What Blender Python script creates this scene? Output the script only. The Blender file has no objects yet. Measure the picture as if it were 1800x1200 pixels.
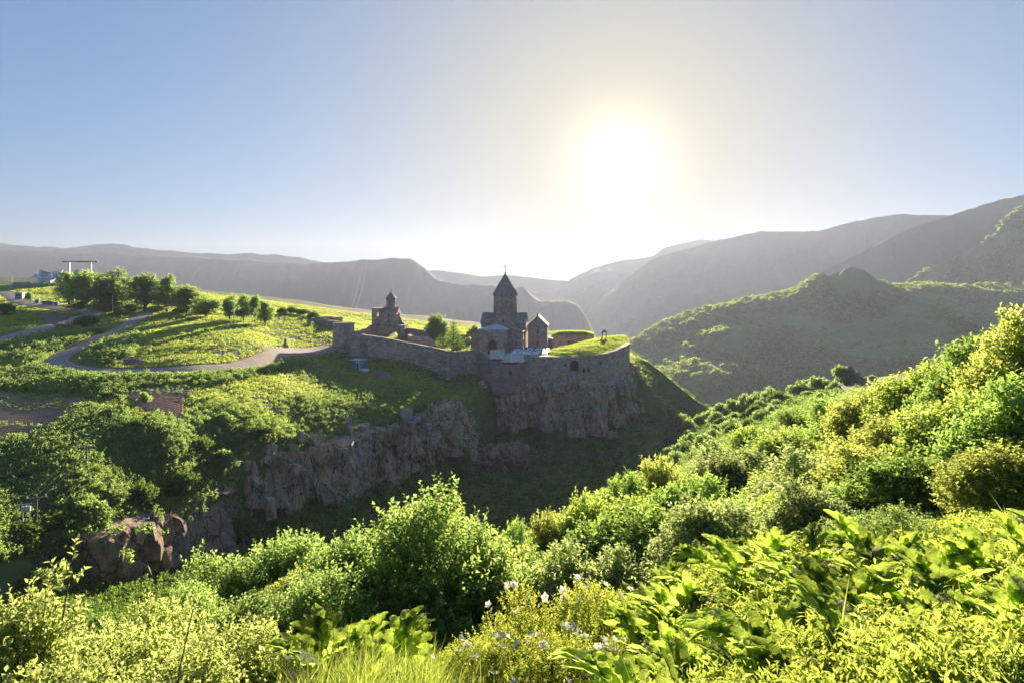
import bpy, bmesh, math
import numpy as np
from mathutils import Vector, Matrix, noise as mnoise

# ------------------------------------------------------------------ frame
F, CX, HY = 1200.0, 900.0, 480.0        # focal length, centre and horizon of the photograph in its pixels
SUN_AZ = math.atan((1090 - CX) / F)     # to the right of the view axis (+Y)
SUN_EL = math.atan((HY - 285) / math.hypot(F, 190))
SC = bpy.context.scene
COL = SC.collection
RNG = np.random.default_rng(7)


def P(px, py, d):
    return np.array([(px - CX) / F * d, d, (HY - py) / F * d], float)


# ------------------------------------------------------------------ camera
cam_d = bpy.data.cameras.new('camera')
cam = bpy.data.objects.new('camera', cam_d)
COL.objects.link(cam)
cam.location = (0, 0, 0)
cam.rotation_euler = (math.radians(90), 0, 0)
cam_d.sensor_width = 36
cam_d.lens = 24
cam_d.shift_y = -120 / 1800
cam_d.clip_start = 0.05
cam_d.clip_end = 40000
SC.camera = cam

# ------------------------------------------------------------------ world
w = bpy.data.worlds.new('World')
SC.world = w
w.use_nodes = True
nt = w.node_tree
nt.nodes.clear()
N = nt.nodes.new
L_ = nt.links.new
out = N('ShaderNodeOutputWorld')
bg = N('ShaderNodeBackground')
sky = N('ShaderNodeTexSky')
sky.sky_type = 'NISHITA'
sky.sun_disc = False
sky.sun_elevation = SUN_EL
sky.sun_rotation = SUN_AZ
sky.altitude = 1500
sky.air_density = 1.0
sky.dust_density = 1.5
sky.ozone_density = 2.5
bg.inputs['Strength'].default_value = 0.05
# the aureole of a sun seen through dusty air, added to the clear sky
geo = N('ShaderNodeNewGeometry')
dot = N('ShaderNodeVectorMath'); dot.operation = 'DOT_PRODUCT'
S = Vector((math.sin(SUN_AZ) * math.cos(SUN_EL), math.cos(SUN_AZ) * math.cos(SUN_EL), math.sin(SUN_EL)))
dot.inputs[1].default_value = (-S.x, -S.y, -S.z)
L_(geo.outputs['Incoming'], dot.inputs[0])
mx = N('ShaderNodeMath'); mx.operation = 'MAXIMUM'; mx.inputs[1].default_value = 0.0
L_(dot.outputs['Value'], mx.inputs[0])
acc = None
for power, col in ((420.0, (1.5, 1.4, 1.15)), (45.0, (0.45, 0.38, 0.2))):
    pw = N('ShaderNodeMath'); pw.operation = 'POWER'; pw.inputs[1].default_value = power
    L_(mx.outputs[0], pw.inputs[0])
    vm = N('ShaderNodeVectorMath'); vm.operation = 'SCALE'
    vm.inputs[0].default_value = col
    L_(pw.outputs[0], vm.inputs['Scale'])
    if acc is None:
        acc = vm.outputs[0]
    else:
        ad = N('ShaderNodeVectorMath'); ad.operation = 'ADD'
        L_(acc, ad.inputs[0]); L_(vm.outputs[0], ad.inputs[1])
        acc = ad.outputs[0]
tint = N('ShaderNodeVectorMath'); tint.operation = 'MULTIPLY'; tint.inputs[1].default_value = (0.37, 0.50, 0.70)
gm = N('ShaderNodeGamma'); gm.inputs['Gamma'].default_value = 0.5
L_(sky.outputs[0], gm.inputs['Color']); L_(gm.outputs[0], tint.inputs[0])
# dusty air whitens the sky towards the sun
fp = N('ShaderNodeMath'); fp.operation = 'POWER'; fp.inputs[1].default_value = 15.0; L_(mx.outputs[0], fp.inputs[0])
fm = N('ShaderNodeMath'); fm.operation = 'MULTIPLY'; fm.inputs[1].default_value = 0.9; L_(fp.outputs[0], fm.inputs[0])
cream = N('ShaderNodeMix'); cream.data_type = 'RGBA'; cream.inputs[7].default_value = (1.42, 1.28, 0.94, 1)
L_(fm.outputs[0], cream.inputs['Factor']); L_(tint.outputs[0], cream.inputs[6])
ad = N('ShaderNodeVectorMath'); ad.operation = 'ADD'
L_(acc, ad.inputs[0]); L_(cream.outputs[2], ad.inputs[1])
L_(ad.outputs[0], bg.inputs['Color'])
L_(bg.outputs[0], out.inputs['Surface'])

# ------------------------------------------------------------------ sun
sl = bpy.data.lights.new('sun', 'SUN')
sl.energy = 2.2
sl.angle = math.radians(0.53)
sl.color = (1.0, 0.80, 0.54)
so = bpy.data.objects.new('sun', sl)
COL.objects.link(so)
so.rotation_euler = S.to_track_quat('Z', 'Y').to_euler()
so.location = S * 300

# ------------------------------------------------------------------ exposure, sampling
SC.view_settings.view_transform = 'Standard'
SC.view_settings.look = 'None'
SC.view_settings.exposure = 3.15
SC.view_settings.gamma = 1
SC.view_settings.use_curve_mapping = False
cy = SC.cycles
cy.use_denoising = True
cy.max_bounces = 7
cy.diffuse_bounces = 3
cy.transmission_bounces = 4
cy.volume_bounces = 0
cy.transparent_max_bounces = 8
cy.use_adaptive_sampling = True
cy.adaptive_threshold = 0.02
cy.sample_clamp_indirect = 6


# ------------------------------------------------------------------ helpers: noise, splines
def hash2(ix, iy, seed=0):
    h = (ix.astype(np.int64) * 374761393 + iy.astype(np.int64) * 668265263 + seed * 1442695041) & 0xFFFFFFFF
    h = ((h ^ (h >> 13)) * 1274126177) & 0xFFFFFFFF
    h = (h ^ (h >> 16)) & 0xFFFFFF
    return h / float(0xFFFFFF)


def vnoise(x, y, seed=0):
    x = np.asarray(x, float); y = np.asarray(y, float)
    ix = np.floor(x); iy = np.floor(y)
    fx = x - ix; fy = y - iy
    fx = fx * fx * fx * (fx * (fx * 6 - 15) + 10)
    fy = fy * fy * fy * (fy * (fy * 6 - 15) + 10)
    a = hash2(ix, iy, seed); b = hash2(ix + 1, iy, seed)
    c = hash2(ix, iy + 1, seed); d = hash2(ix + 1, iy + 1, seed)
    return (a * (1 - fx) + b * fx) * (1 - fy) + (c * (1 - fx) + d * fx) * fy


def fbm(x, y, octv=4, seed=0):
    s = 0; a = 0.5; t = 0
    for k in range(octv):
        s = s + a * (vnoise(x * 2 ** k + 17.3 * k, y * 2 ** k - 9.1 * k, seed + k) - 0.5)
        t += a; a *= 0.5
    return s / t        # about -0.5 .. 0.5


def smooth(a, b, x):
    t = np.clip((np.asarray(x, float) - a) / (b - a), 0, 1)
    return t * t * (3 - 2 * t)


class TPS:
    def __init__(self, pts, uv, lam=1e-3):
        pts = np.array(pts, float)
        self.uv = uv
        A = self.A = np.stack(uv(pts[:, 0], pts[:, 1]), 1)
        n = len(A)
        K = self.phi(A, A) + lam * np.eye(n)
        Pm = np.concatenate([np.ones((n, 1)), A], 1)
        M = np.zeros((n + 3, n + 3)); M[:n, :n] = K; M[:n, n:] = Pm; M[n:, :n] = Pm.T
        self.c = np.linalg.solve(M, np.concatenate([pts[:, 2], np.zeros(3)]))

    @staticmethod
    def phi(A, B):
        r2 = ((A[:, None, :] - B[None, :, :]) ** 2).sum(-1)
        return 0.5 * r2 * np.log(r2 + 1e-12)

    def __call__(self, X, Y):
        X = np.asarray(X, float); Y = np.asarray(Y, float)
        sh = X.shape
        Q = np.stack(self.uv(X.ravel(), Y.ravel()), 1)
        res = np.empty(len(Q))
        n = len(self.A)
        for i in range(0, len(Q), 20000):
            q = Q[i:i + 20000]
            res[i:i + 20000] = self.phi(q, self.A) @ self.c[:n] + self.c[n] + q @ self.c[n + 1:]
        return res.reshape(sh)


def uvw(X, Y):
    return X / (np.maximum(Y, 0) + 8) * 1.6, np.log(np.maximum(Y, -6.5) + 8)


def catmull(pts, step):
    pts = np.array(pts, float)
    o = []
    for i in range(len(pts) - 1):
        p0 = pts[max(i - 1, 0)]; p1 = pts[i]; p2 = pts[i + 1]; p3 = pts[min(i + 2, len(pts) - 1)]
        n = max(2, int(np.linalg.norm((p2 - p1)[:3]) / step))
        for k in range(n):
            t = k / n
            o.append(0.5 * (2 * p1 + (p2 - p0) * t + (2 * p0 - 5 * p1 + 4 * p2 - p3) * t * t + (3 * p1 - p0 - 3 * p2 + p3) * t ** 3))
    o.append(pts[-1])
    return np.array(o)


def seg_dist(X, Y, poly, closed=False):
    """distance to a polyline, index of the nearest segment"""
    best = np.full(X.shape, 1e9); idx = np.zeros(X.shape, int)
    n = len(poly)
    for i in range(n if closed else n - 1):
        a = poly[i]; b = poly[(i + 1) % n]
        dx, dy = b[0] - a[0], b[1] - a[1]
        l2 = dx * dx + dy * dy + 1e-9
        t = np.clip(((X - a[0]) * dx + (Y - a[1]) * dy) / l2, 0, 1)
        d = np.hypot(X - a[0] - t * dx, Y - a[1] - t * dy)
        m = d < best
        best = np.where(m, d, best); idx = np.where(m, i, idx)
    return best, idx


def inside(X, Y, poly):
    r = np.zeros(X.shape, bool)
    n = len(poly)
    for i in range(n):
        a = poly[i]; b = poly[(i + 1) % n]
        if a[1] == b[1]:
            continue
        c = ((a[1] > Y) != (b[1] > Y)) & (X < (b[0] - a[0]) * (Y - a[1]) / (b[1] - a[1]) + a[0])
        r ^= c
    return r


# ------------------------------------------------------------------ helpers: objects
def tag(o, label=None, cat=None, group=None, kind=None):
    if label: o['label'] = label
    if cat: o['category'] = cat
    if group: o['group'] = group
    if kind: o['kind'] = kind
    return o


def empty(name, label, cat, loc, rz=0.0, group=None):
    o = bpy.data.objects.new(name, None)
    COL.objects.link(o)
    o.location = tuple(loc); o.rotation_euler = (0, 0, rz)
    o.empty_display_size = 0.2
    return tag(o, label, cat, group)


def obj(name, me, parent=None, loc=None, rot=None, scale=None):
    o = bpy.data.objects.new(name, me)
    COL.objects.link(o)
    if parent is not None: o.parent = parent
    if loc is not None: o.location = tuple(loc)
    if rot is not None: o.rotation_euler = tuple(rot)
    if scale is not None: o.scale = tuple(scale)
    return o


def copy_tree(src, parent=None):
    c = src.copy(); COL.objects.link(c); c.parent = parent
    for ch in list(src.children):
        copy_tree(ch, c)
    return c


def mesh_np(name, V, Fc, mat=None, smooth_=False):
    """V (n,3) array, Fc (m,k) array of equal sized faces"""
    V = np.asarray(V, np.float32); Fc = np.asarray(Fc, np.int32)
    me = bpy.data.meshes.new(name)
    m, k = Fc.shape
    me.vertices.add(len(V)); me.vertices.foreach_set('co', V.ravel())
    me.loops.add(m * k); me.loops.foreach_set('vertex_index', Fc.ravel())
    me.polygons.add(m)
    me.polygons.foreach_set('loop_start', np.arange(0, m * k, k, dtype=np.int32))
    me.polygons.foreach_set('loop_total', np.full(m, k, np.int32))
    me.polygons.foreach_set('use_smooth', np.full(m, smooth_, bool))
    me.update(calc_edges=True)
    me.validate()
    if mat: me.materials.append(mat)
    return me


def grid_mesh(name, V, nr, nc, mat=None, smooth_=True):
    i = np.arange(nr - 1)[:, None] * nc + np.arange(nc - 1)[None, :]
    q = np.stack([i, i + 1, i + nc + 1, i + nc], -1).reshape(-1, 4)
    return mesh_np(name, V, q, mat, smooth_)


class MB:
    """collects simple solids into one mesh"""
    def __init__(self):
        self.v = []; self.f = []

    def add(self, vs, fs):
        b = len(self.v)
        self.v += [tuple(map(float, p)) for p in vs]
        self.f += [[b + i for i in f] for f in fs]
        return self

    def box(self, x0, x1, y0, y1, z0, z1):
        return self.add([(x0, y0, z0), (x1, y0, z0), (x1, y1, z0), (x0, y1, z0), (x0, y0, z1), (x1, y0, z1), (x1, y1, z1), (x0, y1, z1)],
                        [(0, 3, 2, 1), (4, 5, 6, 7), (0, 1, 5, 4), (1, 2, 6, 5), (2, 3, 7, 6), (3, 0, 4, 7)])

    def extrude(self, poly, axis, a0, a1):
        """poly of (u, z): axis 'x' extrudes a y-z outline along x, 'y' an x-z outline along y, 'z' an x-y outline along z"""
        n = len(poly); vs = []
        for a in (a0, a1):
            for u, z in poly:
                vs.append((a, u, z) if axis == 'x' else (u, a, z) if axis == 'y' else (u, z, a))
        fs = [list(range(n)), list(range(2 * n - 1, n - 1, -1))]
        for i in range(n):
            j = (i + 1) % n
            fs.append([i, i + n, j + n, j])
        return self.add(vs, fs)

    def ngon(self, n, r0, r1, z0, z1, c=(0, 0), ph=0.0):
        vs = []
        for r, z in ((r0, z0), (r1, z1)):
            for k in range(n):
                a = ph + 2 * math.pi * k / n
                vs.append((c[0] + r * math.cos(a), c[1] + r * math.sin(a), z))
        fs = [list(range(n - 1, -1, -1)), list(range(n, 2 * n))]
        for i in range(n):
            j = (i + 1) % n
            fs.append([i, j, j + n, i + n])
        return self.add(vs, fs)

    def cone(self, n, r, z0, z1, c=(0, 0), ph=0.0):
        vs = [(c[0] + r * math.cos(ph + 2 * math.pi * k / n), c[1] + r * math.sin(ph + 2 * math.pi * k / n), z0) for k in range(n)] + [(c[0], c[1], z1)]
        return self.add(vs, [list(range(n - 1, -1, -1))] + [[i, (i + 1) % n, n] for i in range(n)])

    def tube(self, pts, r0, r1=None, n=6):
        pts = [Vector(p) for p in pts]
        r1 = r0 if r1 is None else r1
        m = len(pts); vs = []; fs = []
        for i, p in enumerate(pts):
            t = (pts[min(i + 1, m - 1)] - pts[max(i - 1, 0)]).normalized()
            a = t.orthogonal().normalized(); b = t.cross(a)
            r = r0 + (r1 - r0) * i / max(1, m - 1)
            for k in range(n):
                q = 2 * math.pi * k / n
                vs.append(p + a * (r * math.cos(q)) + b * (r * math.sin(q)))
        for i in range(m - 1):
            for k in range(n):
                j = (k + 1) % n
                fs.append([i * n + k, i * n + j, (i + 1) * n + j, (i + 1) * n + k])
        fs.append(list(range(n - 1, -1, -1))); fs.append([(m - 1) * n + k for k in range(n)])
        return self.add(vs, fs)

    def mesh(self, name, mat, smooth_=False):
        me = bpy.data.meshes.new(name)
        me.from_pydata(self.v, [], self.f)
        bm = bmesh.new(); bm.from_mesh(me)
        bmesh.ops.recalc_face_normals(bm, faces=bm.faces)
        bm.to_mesh(me); bm.free()
        me.materials.append(mat)
        if smooth_:
            me.polygons.foreach_set('use_smooth', [True] * len(me.polygons))
        return me

    def build(self, name, mat, parent=None, smooth_=False, loc=None):
        return obj(name, self.mesh(name, mat, smooth_), parent, loc)


def arch(x0, x1, z0, z1, n=8):
    """outline points of an arched opening, from the left foot to the right foot"""
    r = (x1 - x0) / 2; c = (x0 + x1) / 2; zs = z1 - r
    return [(x0, z0), (x0, zs)] + [(c - r * math.cos(math.pi * k / n), zs + r * math.sin(math.pi * k / n)) for k in range(1, n)] + [(x1, zs), (x1, z0)]


# ------------------------------------------------------------------ materials
def mat_new(name):
    m = bpy.data.materials.new(name)
    m.use_nodes = True
    nt = m.node_tree
    nt.nodes.clear()
    return m, nt, nt.nodes.new, nt.links.new


def ramp(N, cols, pos=None):
    r = N('ShaderNodeValToRGB')
    e = r.color_ramp.elements
    pos = pos or [i / (len(cols) - 1) for i in range(len(cols))]
    while len(e) < len(cols): e.new(0.5)
    for el, c, p in zip(e, cols, pos):
        el.position = p; el.color = (*c, 1)
    return r


def noise_node(N, L, scale, detail=5, rough=0.6, coord='Object', nt=None, vec=None):
    tc = N('ShaderNodeTexCoord')
    n = N('ShaderNodeTexNoise')
    n.inputs['Scale'].default_value = scale; n.inputs['Detail'].default_value = detail; n.inputs['Roughness'].default_value = rough
    L(vec if vec is not None else tc.outputs[coord], n.inputs['Vector'])
    return n


def mat_leaf(name, cols, trans, t=0.5, rough=0.6, spec=0.12, mottle=0.0, ow=0.35):
    """cols: base colours a leaf may have; trans: colour of the light that comes through"""
    m, nt, N, L = mat_new(name)
    g = N('ShaderNodeNewGeometry'); oi = N('ShaderNodeObjectInfo')
    a = N('ShaderNodeMath'); a.operation = 'MULTIPLY_ADD'; a.inputs[1].default_value = 1 - ow
    b = N('ShaderNodeMath'); b.operation = 'MULTIPLY'; b.inputs[1].default_value = ow
    L(oi.outputs['Random'], b.inputs[0]); L(g.outputs['Random Per Island'], a.inputs[0]); L(b.outputs[0], a.inputs[2])
    r = ramp(N, cols); L(a.outputs[0], r.inputs[0])
    p = N('ShaderNodeBsdfPrincipled')
    p.inputs['Roughness'].default_value = rough
    p.inputs['Specular IOR Level'].default_value = spec
    L(r.outputs[0], p.inputs['Base Color'])
    tr = N('ShaderNodeBsdfTranslucent')
    mx = N('ShaderNodeMix'); mx.data_type = 'RGBA'; mx.blend_type = 'MIX'
    hs = N('ShaderNodeHueSaturation'); hs.inputs['Saturation'].default_value = 1.0
    ma = N('ShaderNodeMapRange'); ma.inputs[3].default_value = 0.4; ma.inputs[4].default_value = 1.35
    L(a.outputs[0], ma.inputs[0]); L(ma.outputs[0], hs.inputs['Value'])
    hs.inputs['Color'].default_value = (*trans, 1)
    L(hs.outputs[0], tr.inputs['Color'])
    if mottle:      # blotches and fine wrinkles of a large soft leaf
        n1 = noise_node(N, L, 14, 5, 0.6); m1 = N('ShaderNodeMapRange'); m1.inputs[1].default_value = 0.3; m1.inputs[2].default_value = 0.7
        m1.inputs[3].default_value = 1 - mottle; m1.inputs[4].default_value = 1 + mottle; L(n1.outputs[0], m1.inputs[0])
        mm = N('ShaderNodeMath'); mm.operation = 'MULTIPLY'; L(ma.outputs[0], mm.inputs[0]); L(m1.outputs[0], mm.inputs[1]); L(mm.outputs[0], hs.inputs['Value'])
        n2 = noise_node(N, L, 55, 4, 0.6); bp = N('ShaderNodeBump'); bp.inputs['Strength'].default_value = 0.8; bp.inputs['Distance'].default_value = 0.01
        L(n2.outputs[0], bp.inputs['Height']); L(bp.outputs[0], p.inputs['Normal']); L(bp.outputs[0], tr.inputs['Normal'])
    ms = N('ShaderNodeMixShader'); ms.inputs[0].default_value = t
    L(p.outputs[0], ms.inputs[1]); L(tr.outputs[0], ms.inputs[2])
    o = N('ShaderNodeOutputMaterial'); L(ms.outputs[0], o.inputs['Surface'])
    return m


def mat_surf(name, cols, scale=2.0, rough=0.85, bump=0.3, bscale=None, detail=6, pos=None, metallic=0.0, coord='Object', bdist=0.1, second=None):
    m, nt, N, L = mat_new(name)
    n = noise_node(N, L, scale, detail, 0.62, coord)
    r = ramp(N, cols, pos or [0.3 + 0.4 * i / max(1, len(cols) - 1) for i in range(len(cols))])
    L(n.outputs[0], r.inputs[0])
    p = N('ShaderNodeBsdfPrincipled')
    p.inputs['Roughness'].default_value = rough; p.inputs['Metallic'].default_value = metallic
    c = r.outputs[0]
    if second:      # (colour, scale, low, high): patches of a second colour
        n3 = noise_node(N, L, second[1], 4, 0.6, coord)
        mr = N('ShaderNodeMapRange'); mr.inputs[1].default_value = second[2]; mr.inputs[2].default_value = second[3]
        L(n3.outputs[0], mr.inputs[0])
        mx = N('ShaderNodeMix'); mx.data_type = 'RGBA'; mx.inputs[7].default_value = (*second[0], 1)
        L(mr.outputs[0], mx.inputs['Factor']); L(c, mx.inputs[6]); c = mx.outputs[2]
    L(c, p.inputs['Base Color'])
    if bump:
        n2 = noise_node(N, L, bscale or scale * 4, 6, 0.65, coord)
        b = N('ShaderNodeBump'); b.inputs['Strength'].default_value = bump; b.inputs['Distance'].default_value = bdist
        L(n2.outputs[0], b.inputs['Height']); L(b.outputs[0], p.inputs['Normal'])
    o = N('ShaderNodeOutputMaterial'); L(p.outputs[0], o.inputs['Surface'])
    return m


def mat_masonry(name, cols, bw=0.8, bh=0.42, mortar=(0.2, 0.18, 0.16), stain=(0.22, 0.17, 0.155), msize=0.02, grass=None):
    """coursed stone: small far blocks given by a brick pattern on the wall's own length and height"""
    m, nt, N, L = mat_new(name)
    tc = N('ShaderNodeTexCoord')
    sp = N('ShaderNodeSeparateXYZ'); L(tc.outputs['Object'], sp.inputs[0])
    ad = N('ShaderNodeMath'); ad.operation = 'ADD'; L(sp.outputs['X'], ad.inputs[0]); L(sp.outputs['Y'], ad.inputs[1])
    cb = N('ShaderNodeCombineXYZ'); L(ad.outputs[0], cb.inputs['X']); L(sp.outputs['Z'], cb.inputs['Y'])
    wn = noise_node(N, L, 0.8, 3)
    wv = N('ShaderNodeVectorMath'); wv.operation = 'MULTIPLY_ADD'; wv.inputs[1].default_value = (0.2, 0.15, 0)
    L(wn.outputs['Color'], wv.inputs[0]); L(cb.outputs[0], wv.inputs[2])
    br = N('ShaderNodeTexBrick')
    br.inputs['Scale'].default_value = 1.0; br.inputs['Brick Width'].default_value = bw; br.inputs['Row Height'].default_value = bh
    br.inputs['Mortar Size'].default_value = msize; br.inputs['Color1'].default_value = (0, 0, 0, 1); br.inputs['Color2'].default_value = (1, 1, 1, 1)
    br.inputs['Mortar'].default_value = (0.5, 0.5, 0.5, 1); br.inputs['Bias'].default_value = 0.0
    L(wv.outputs[0], br.inputs['Vector'])
    n = noise_node(N, L, 0.35, 6, 0.65)
    mixv = N('ShaderNodeMix'); mixv.data_type = 'FLOAT'; mixv.inputs[0].default_value = 0.42
    L(n.outputs[0], mixv.inputs[2]); L(br.outputs['Color'], mixv.inputs[3])
    r = ramp(N, cols, [0.2 + 0.55 * i / (len(cols) - 1) for i in range(len(cols))]); L(mixv.outputs[0], r.inputs[0])
    mm = N('ShaderNodeMix'); mm.data_type = 'RGBA'; mm.inputs[7].default_value = (*mortar, 1)
    L(br.outputs['Fac'], mm.inputs['Factor']); L(r.outputs[0], mm.inputs[6])
    n3 = noise_node(N, L, 0.22, 5, 0.7)
    mr = N('ShaderNodeMapRange'); mr.inputs[1].default_value = 0.48; mr.inputs[2].default_value = 0.66; mr.inputs[4].default_value = 0.75
    L(n3.outputs[0], mr.inputs[0])
    ms = N('ShaderNodeMix'); ms.data_type = 'RGBA'; ms.inputs[7].default_value = (*stain, 1)
    L(mr.outputs[0], ms.inputs['Factor']); L(mm.outputs[2], ms.inputs[6])
    p = N('ShaderNodeBsdfPrincipled'); p.inputs['Roughness'].default_value = 0.9
    L(ms.outputs[2], p.inputs['Base Color'])
    n2 = noise_node(N, L, 2.5, 5, 0.7)
    hb = N('ShaderNodeMath'); hb.operation = 'MULTIPLY_ADD'; hb.inputs[1].default_value = -0.6
    L(br.outputs['Fac'], hb.inputs[0]); L(n2.outputs[0], hb.inputs[2])
    b = N('ShaderNodeBump'); b.inputs['Strength'].default_value = 0.5; b.inputs['Distance'].default_value = 0.06
    L(hb.outputs[0], b.inputs['Height']); L(b.outputs[0], p.inputs['Normal'])
    o = N('ShaderNodeOutputMaterial'); L(p.outputs[0], o.inputs['Surface'])
    return m


def mat_plain(name, col, rough=0.6, metallic=0.0, scale=3.0, var=0.25):
    c = np.array(col)
    return mat_surf(name, [tuple(c * (1 - var)), tuple(c), tuple(np.minimum(c * (1 + var), 0.95))], scale, rough, 0.1, None, 4, metallic=metallic)


M = {}
M['leaf_shrub'] = mat_leaf('yellow_green_leaf', [(0.06, 0.10, 0.02), (0.10, 0.15, 0.03), (0.15, 0.16, 0.03), (0.13, 0.17, 0.045)], (0.597, 0.733, 0.215), 0.66)
M['leaf_hazel'] = mat_leaf('mid_green_leaf', [(0.06, 0.11, 0.024), (0.085, 0.14, 0.032), (0.11, 0.16, 0.045)], (0.444, 0.659, 0.177), 0.62)
M['leaf_tree'] = mat_leaf('fresh_green_leaf', [(0.035, 0.075, 0.012), (0.055, 0.105, 0.016), (0.085, 0.13, 0.022)], (0.520, 0.715, 0.139), 0.66)
M['leaf_tree_deep'] = mat_leaf('deep_green_leaf', [(0.035, 0.08, 0.016), (0.055, 0.105, 0.022), (0.08, 0.13, 0.03)], (0.400, 0.634, 0.135), 0.6)
M['leaf_tree_pale'] = mat_leaf('pale_yellow_green_leaf', [(0.07, 0.11, 0.016), (0.10, 0.145, 0.022), (0.14, 0.17, 0.03)], (0.597, 0.715, 0.165), 0.64)
M['leaf_olive'] = mat_leaf('olive_green_leaf', [(0.055, 0.09, 0.022), (0.08, 0.12, 0.032), (0.11, 0.145, 0.045)], (0.482, 0.621, 0.227), 0.62)
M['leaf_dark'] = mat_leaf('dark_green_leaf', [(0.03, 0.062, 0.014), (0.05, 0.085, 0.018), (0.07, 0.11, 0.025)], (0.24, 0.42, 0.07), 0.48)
M['leaf_rose'] = mat_leaf('rose_leaf', [(0.05, 0.08, 0.012), (0.085, 0.12, 0.016), (0.13, 0.14, 0.02)], (0.578, 0.696, 0.113), 0.65)
M['leaf_far'] = mat_leaf('far_tree_leaf', [(0.035, 0.065, 0.014), (0.055, 0.095, 0.018), (0.08, 0.12, 0.025)], (0.447, 0.659, 0.193), 0.64)
M['leaf_hog'] = mat_leaf('large_soft_leaf', [(0.045, 0.095, 0.016), (0.065, 0.125, 0.022), (0.085, 0.15, 0.028)], (0.520, 0.733, 0.113), 0.66, 0.6, 0.12, 0.4, 0.75)
M['grass'] = mat_leaf('grass_blade', [(0.045, 0.085, 0.012), (0.07, 0.115, 0.016), (0.11, 0.14, 0.025)], (0.559, 0.715, 0.126), 0.64)
M['grass_slope'] = mat_leaf('meadow_blade', [(0.06, 0.105, 0.018), (0.085, 0.135, 0.022), (0.11, 0.15, 0.03)], (0.559, 0.696, 0.139), 0.66)
M['canopy'] = mat_leaf('woodland_leaf', [(0.045, 0.085, 0.018), (0.065, 0.11, 0.024), (0.09, 0.135, 0.035)], (0.42, 0.58, 0.12), 0.6)
M['bark'] = mat_surf('bark', [(0.05, 0.04, 0.03), (0.10, 0.08, 0.06), (0.16, 0.13, 0.10)], 6, 0.9, 0.5, 20)
M['ground'] = mat_surf('grassy_ground', [(0.045, 0.075, 0.018), (0.07, 0.11, 0.024), (0.09, 0.13, 0.03)], 0.12, 0.95, 0.5, 1.2, 9, bdist=0.4, second=((0.085, 0.07, 0.045), 0.05, 0.60, 0.74))
M['mountain'] = mat_surf('mountain_slope', [(0.04, 0.075, 0.026), (0.055, 0.095, 0.034), (0.08, 0.12, 0.045)], 0.004, 0.95, 0.6, 0.03, 10, bdist=8.0, second=((0.12, 0.12, 0.11), 0.004, 0.58, 0.70))
M['cliff_mtn'] = mat_surf('cliff_slope', [(0.045, 0.07, 0.04), (0.065, 0.085, 0.055), (0.12, 0.125, 0.11)], 0.006, 0.95, 0.7, 0.03, 10, bdist=10.0)
M['hill'] = mat_surf('green_hill', [(0.08, 0.15, 0.03), (0.105, 0.18, 0.04), (0.13, 0.21, 0.055)], 0.012, 0.95, 0.5, 0.12, 9, bdist=2.0)
M['valley'] = mat_surf('valley', [(0.04, 0.06, 0.02), (0.06, 0.08, 0.03)], 0.002, 0.95, 0)


def mat_rock(name, cols, grey, crack):
    """weathered rock: warm and grey patches, with dark vertical joints"""
    m, nt, N, L = mat_new(name)
    g = N('ShaderNodeNewGeometry')
    n = noise_node(N, L, 0.28, 8, 0.68, vec=g.outputs['Position'])
    r = ramp(N, cols, [0.28 + 0.44 * i / (len(cols) - 1) for i in range(len(cols))]); L(n.outputs[0], r.inputs[0])
    mp = N('ShaderNodeMapping'); mp.inputs['Scale'].default_value = (1.0, 1.0, 0.34); L(g.outputs['Position'], mp.inputs['Vector'])
    wn = noise_node(N, L, 0.9, 4, 0.6, vec=g.outputs['Position'])
    wv = N('ShaderNodeVectorMath'); wv.operation = 'MULTIPLY_ADD'; wv.inputs[1].default_value = (1.1, 1.1, 0.7)
    L(wn.outputs['Color'], wv.inputs[0]); L(mp.outputs[0], wv.inputs[2])
    c = r.outputs[0]
    n3 = noise_node(N, L, 0.16, 6, 0.7, vec=g.outputs['Position'])
    mr = N('ShaderNodeMapRange'); mr.inputs[1].default_value = 0.47; mr.inputs[2].default_value = 0.60; L(n3.outputs[0], mr.inputs[0])
    mx = N('ShaderNodeMix'); mx.data_type = 'RGBA'; mx.inputs[7].default_value = (*grey, 1)
    L(mr.outputs[0], mx.inputs['Factor']); L(c, mx.inputs[6]); c = mx.outputs[2]
    hs = None
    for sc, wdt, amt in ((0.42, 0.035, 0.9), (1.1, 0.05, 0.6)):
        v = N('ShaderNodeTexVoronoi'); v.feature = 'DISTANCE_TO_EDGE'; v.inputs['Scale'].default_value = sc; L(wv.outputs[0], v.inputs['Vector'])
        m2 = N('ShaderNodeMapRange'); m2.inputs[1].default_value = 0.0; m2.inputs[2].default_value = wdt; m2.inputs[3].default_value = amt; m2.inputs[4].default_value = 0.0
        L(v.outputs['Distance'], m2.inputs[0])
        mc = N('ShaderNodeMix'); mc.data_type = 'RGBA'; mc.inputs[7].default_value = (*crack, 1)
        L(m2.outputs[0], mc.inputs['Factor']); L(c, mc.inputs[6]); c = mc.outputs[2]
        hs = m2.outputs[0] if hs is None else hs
    p = N('ShaderNodeBsdfPrincipled'); p.inputs['Roughness'].default_value = 0.92
    L(c, p.inputs['Base Color'])
    n2 = noise_node(N, L, 1.4, 7, 0.7, vec=g.outputs['Position'])
    hb = N('ShaderNodeMath'); hb.operation = 'MULTIPLY_ADD'; hb.inputs[1].default_value = -0.8; L(hs, hb.inputs[0]); L(n2.outputs[0], hb.inputs[2])
    b = N('ShaderNodeBump'); b.inputs['Strength'].default_value = 0.9; b.inputs['Distance'].default_value = 0.5
    L(hb.outputs[0], b.inputs['Height']); L(b.outputs[0], p.inputs['Normal'])
    o = N('ShaderNodeOutputMaterial'); L(p.outputs[0], o.inputs['Surface'])
    return m


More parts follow.
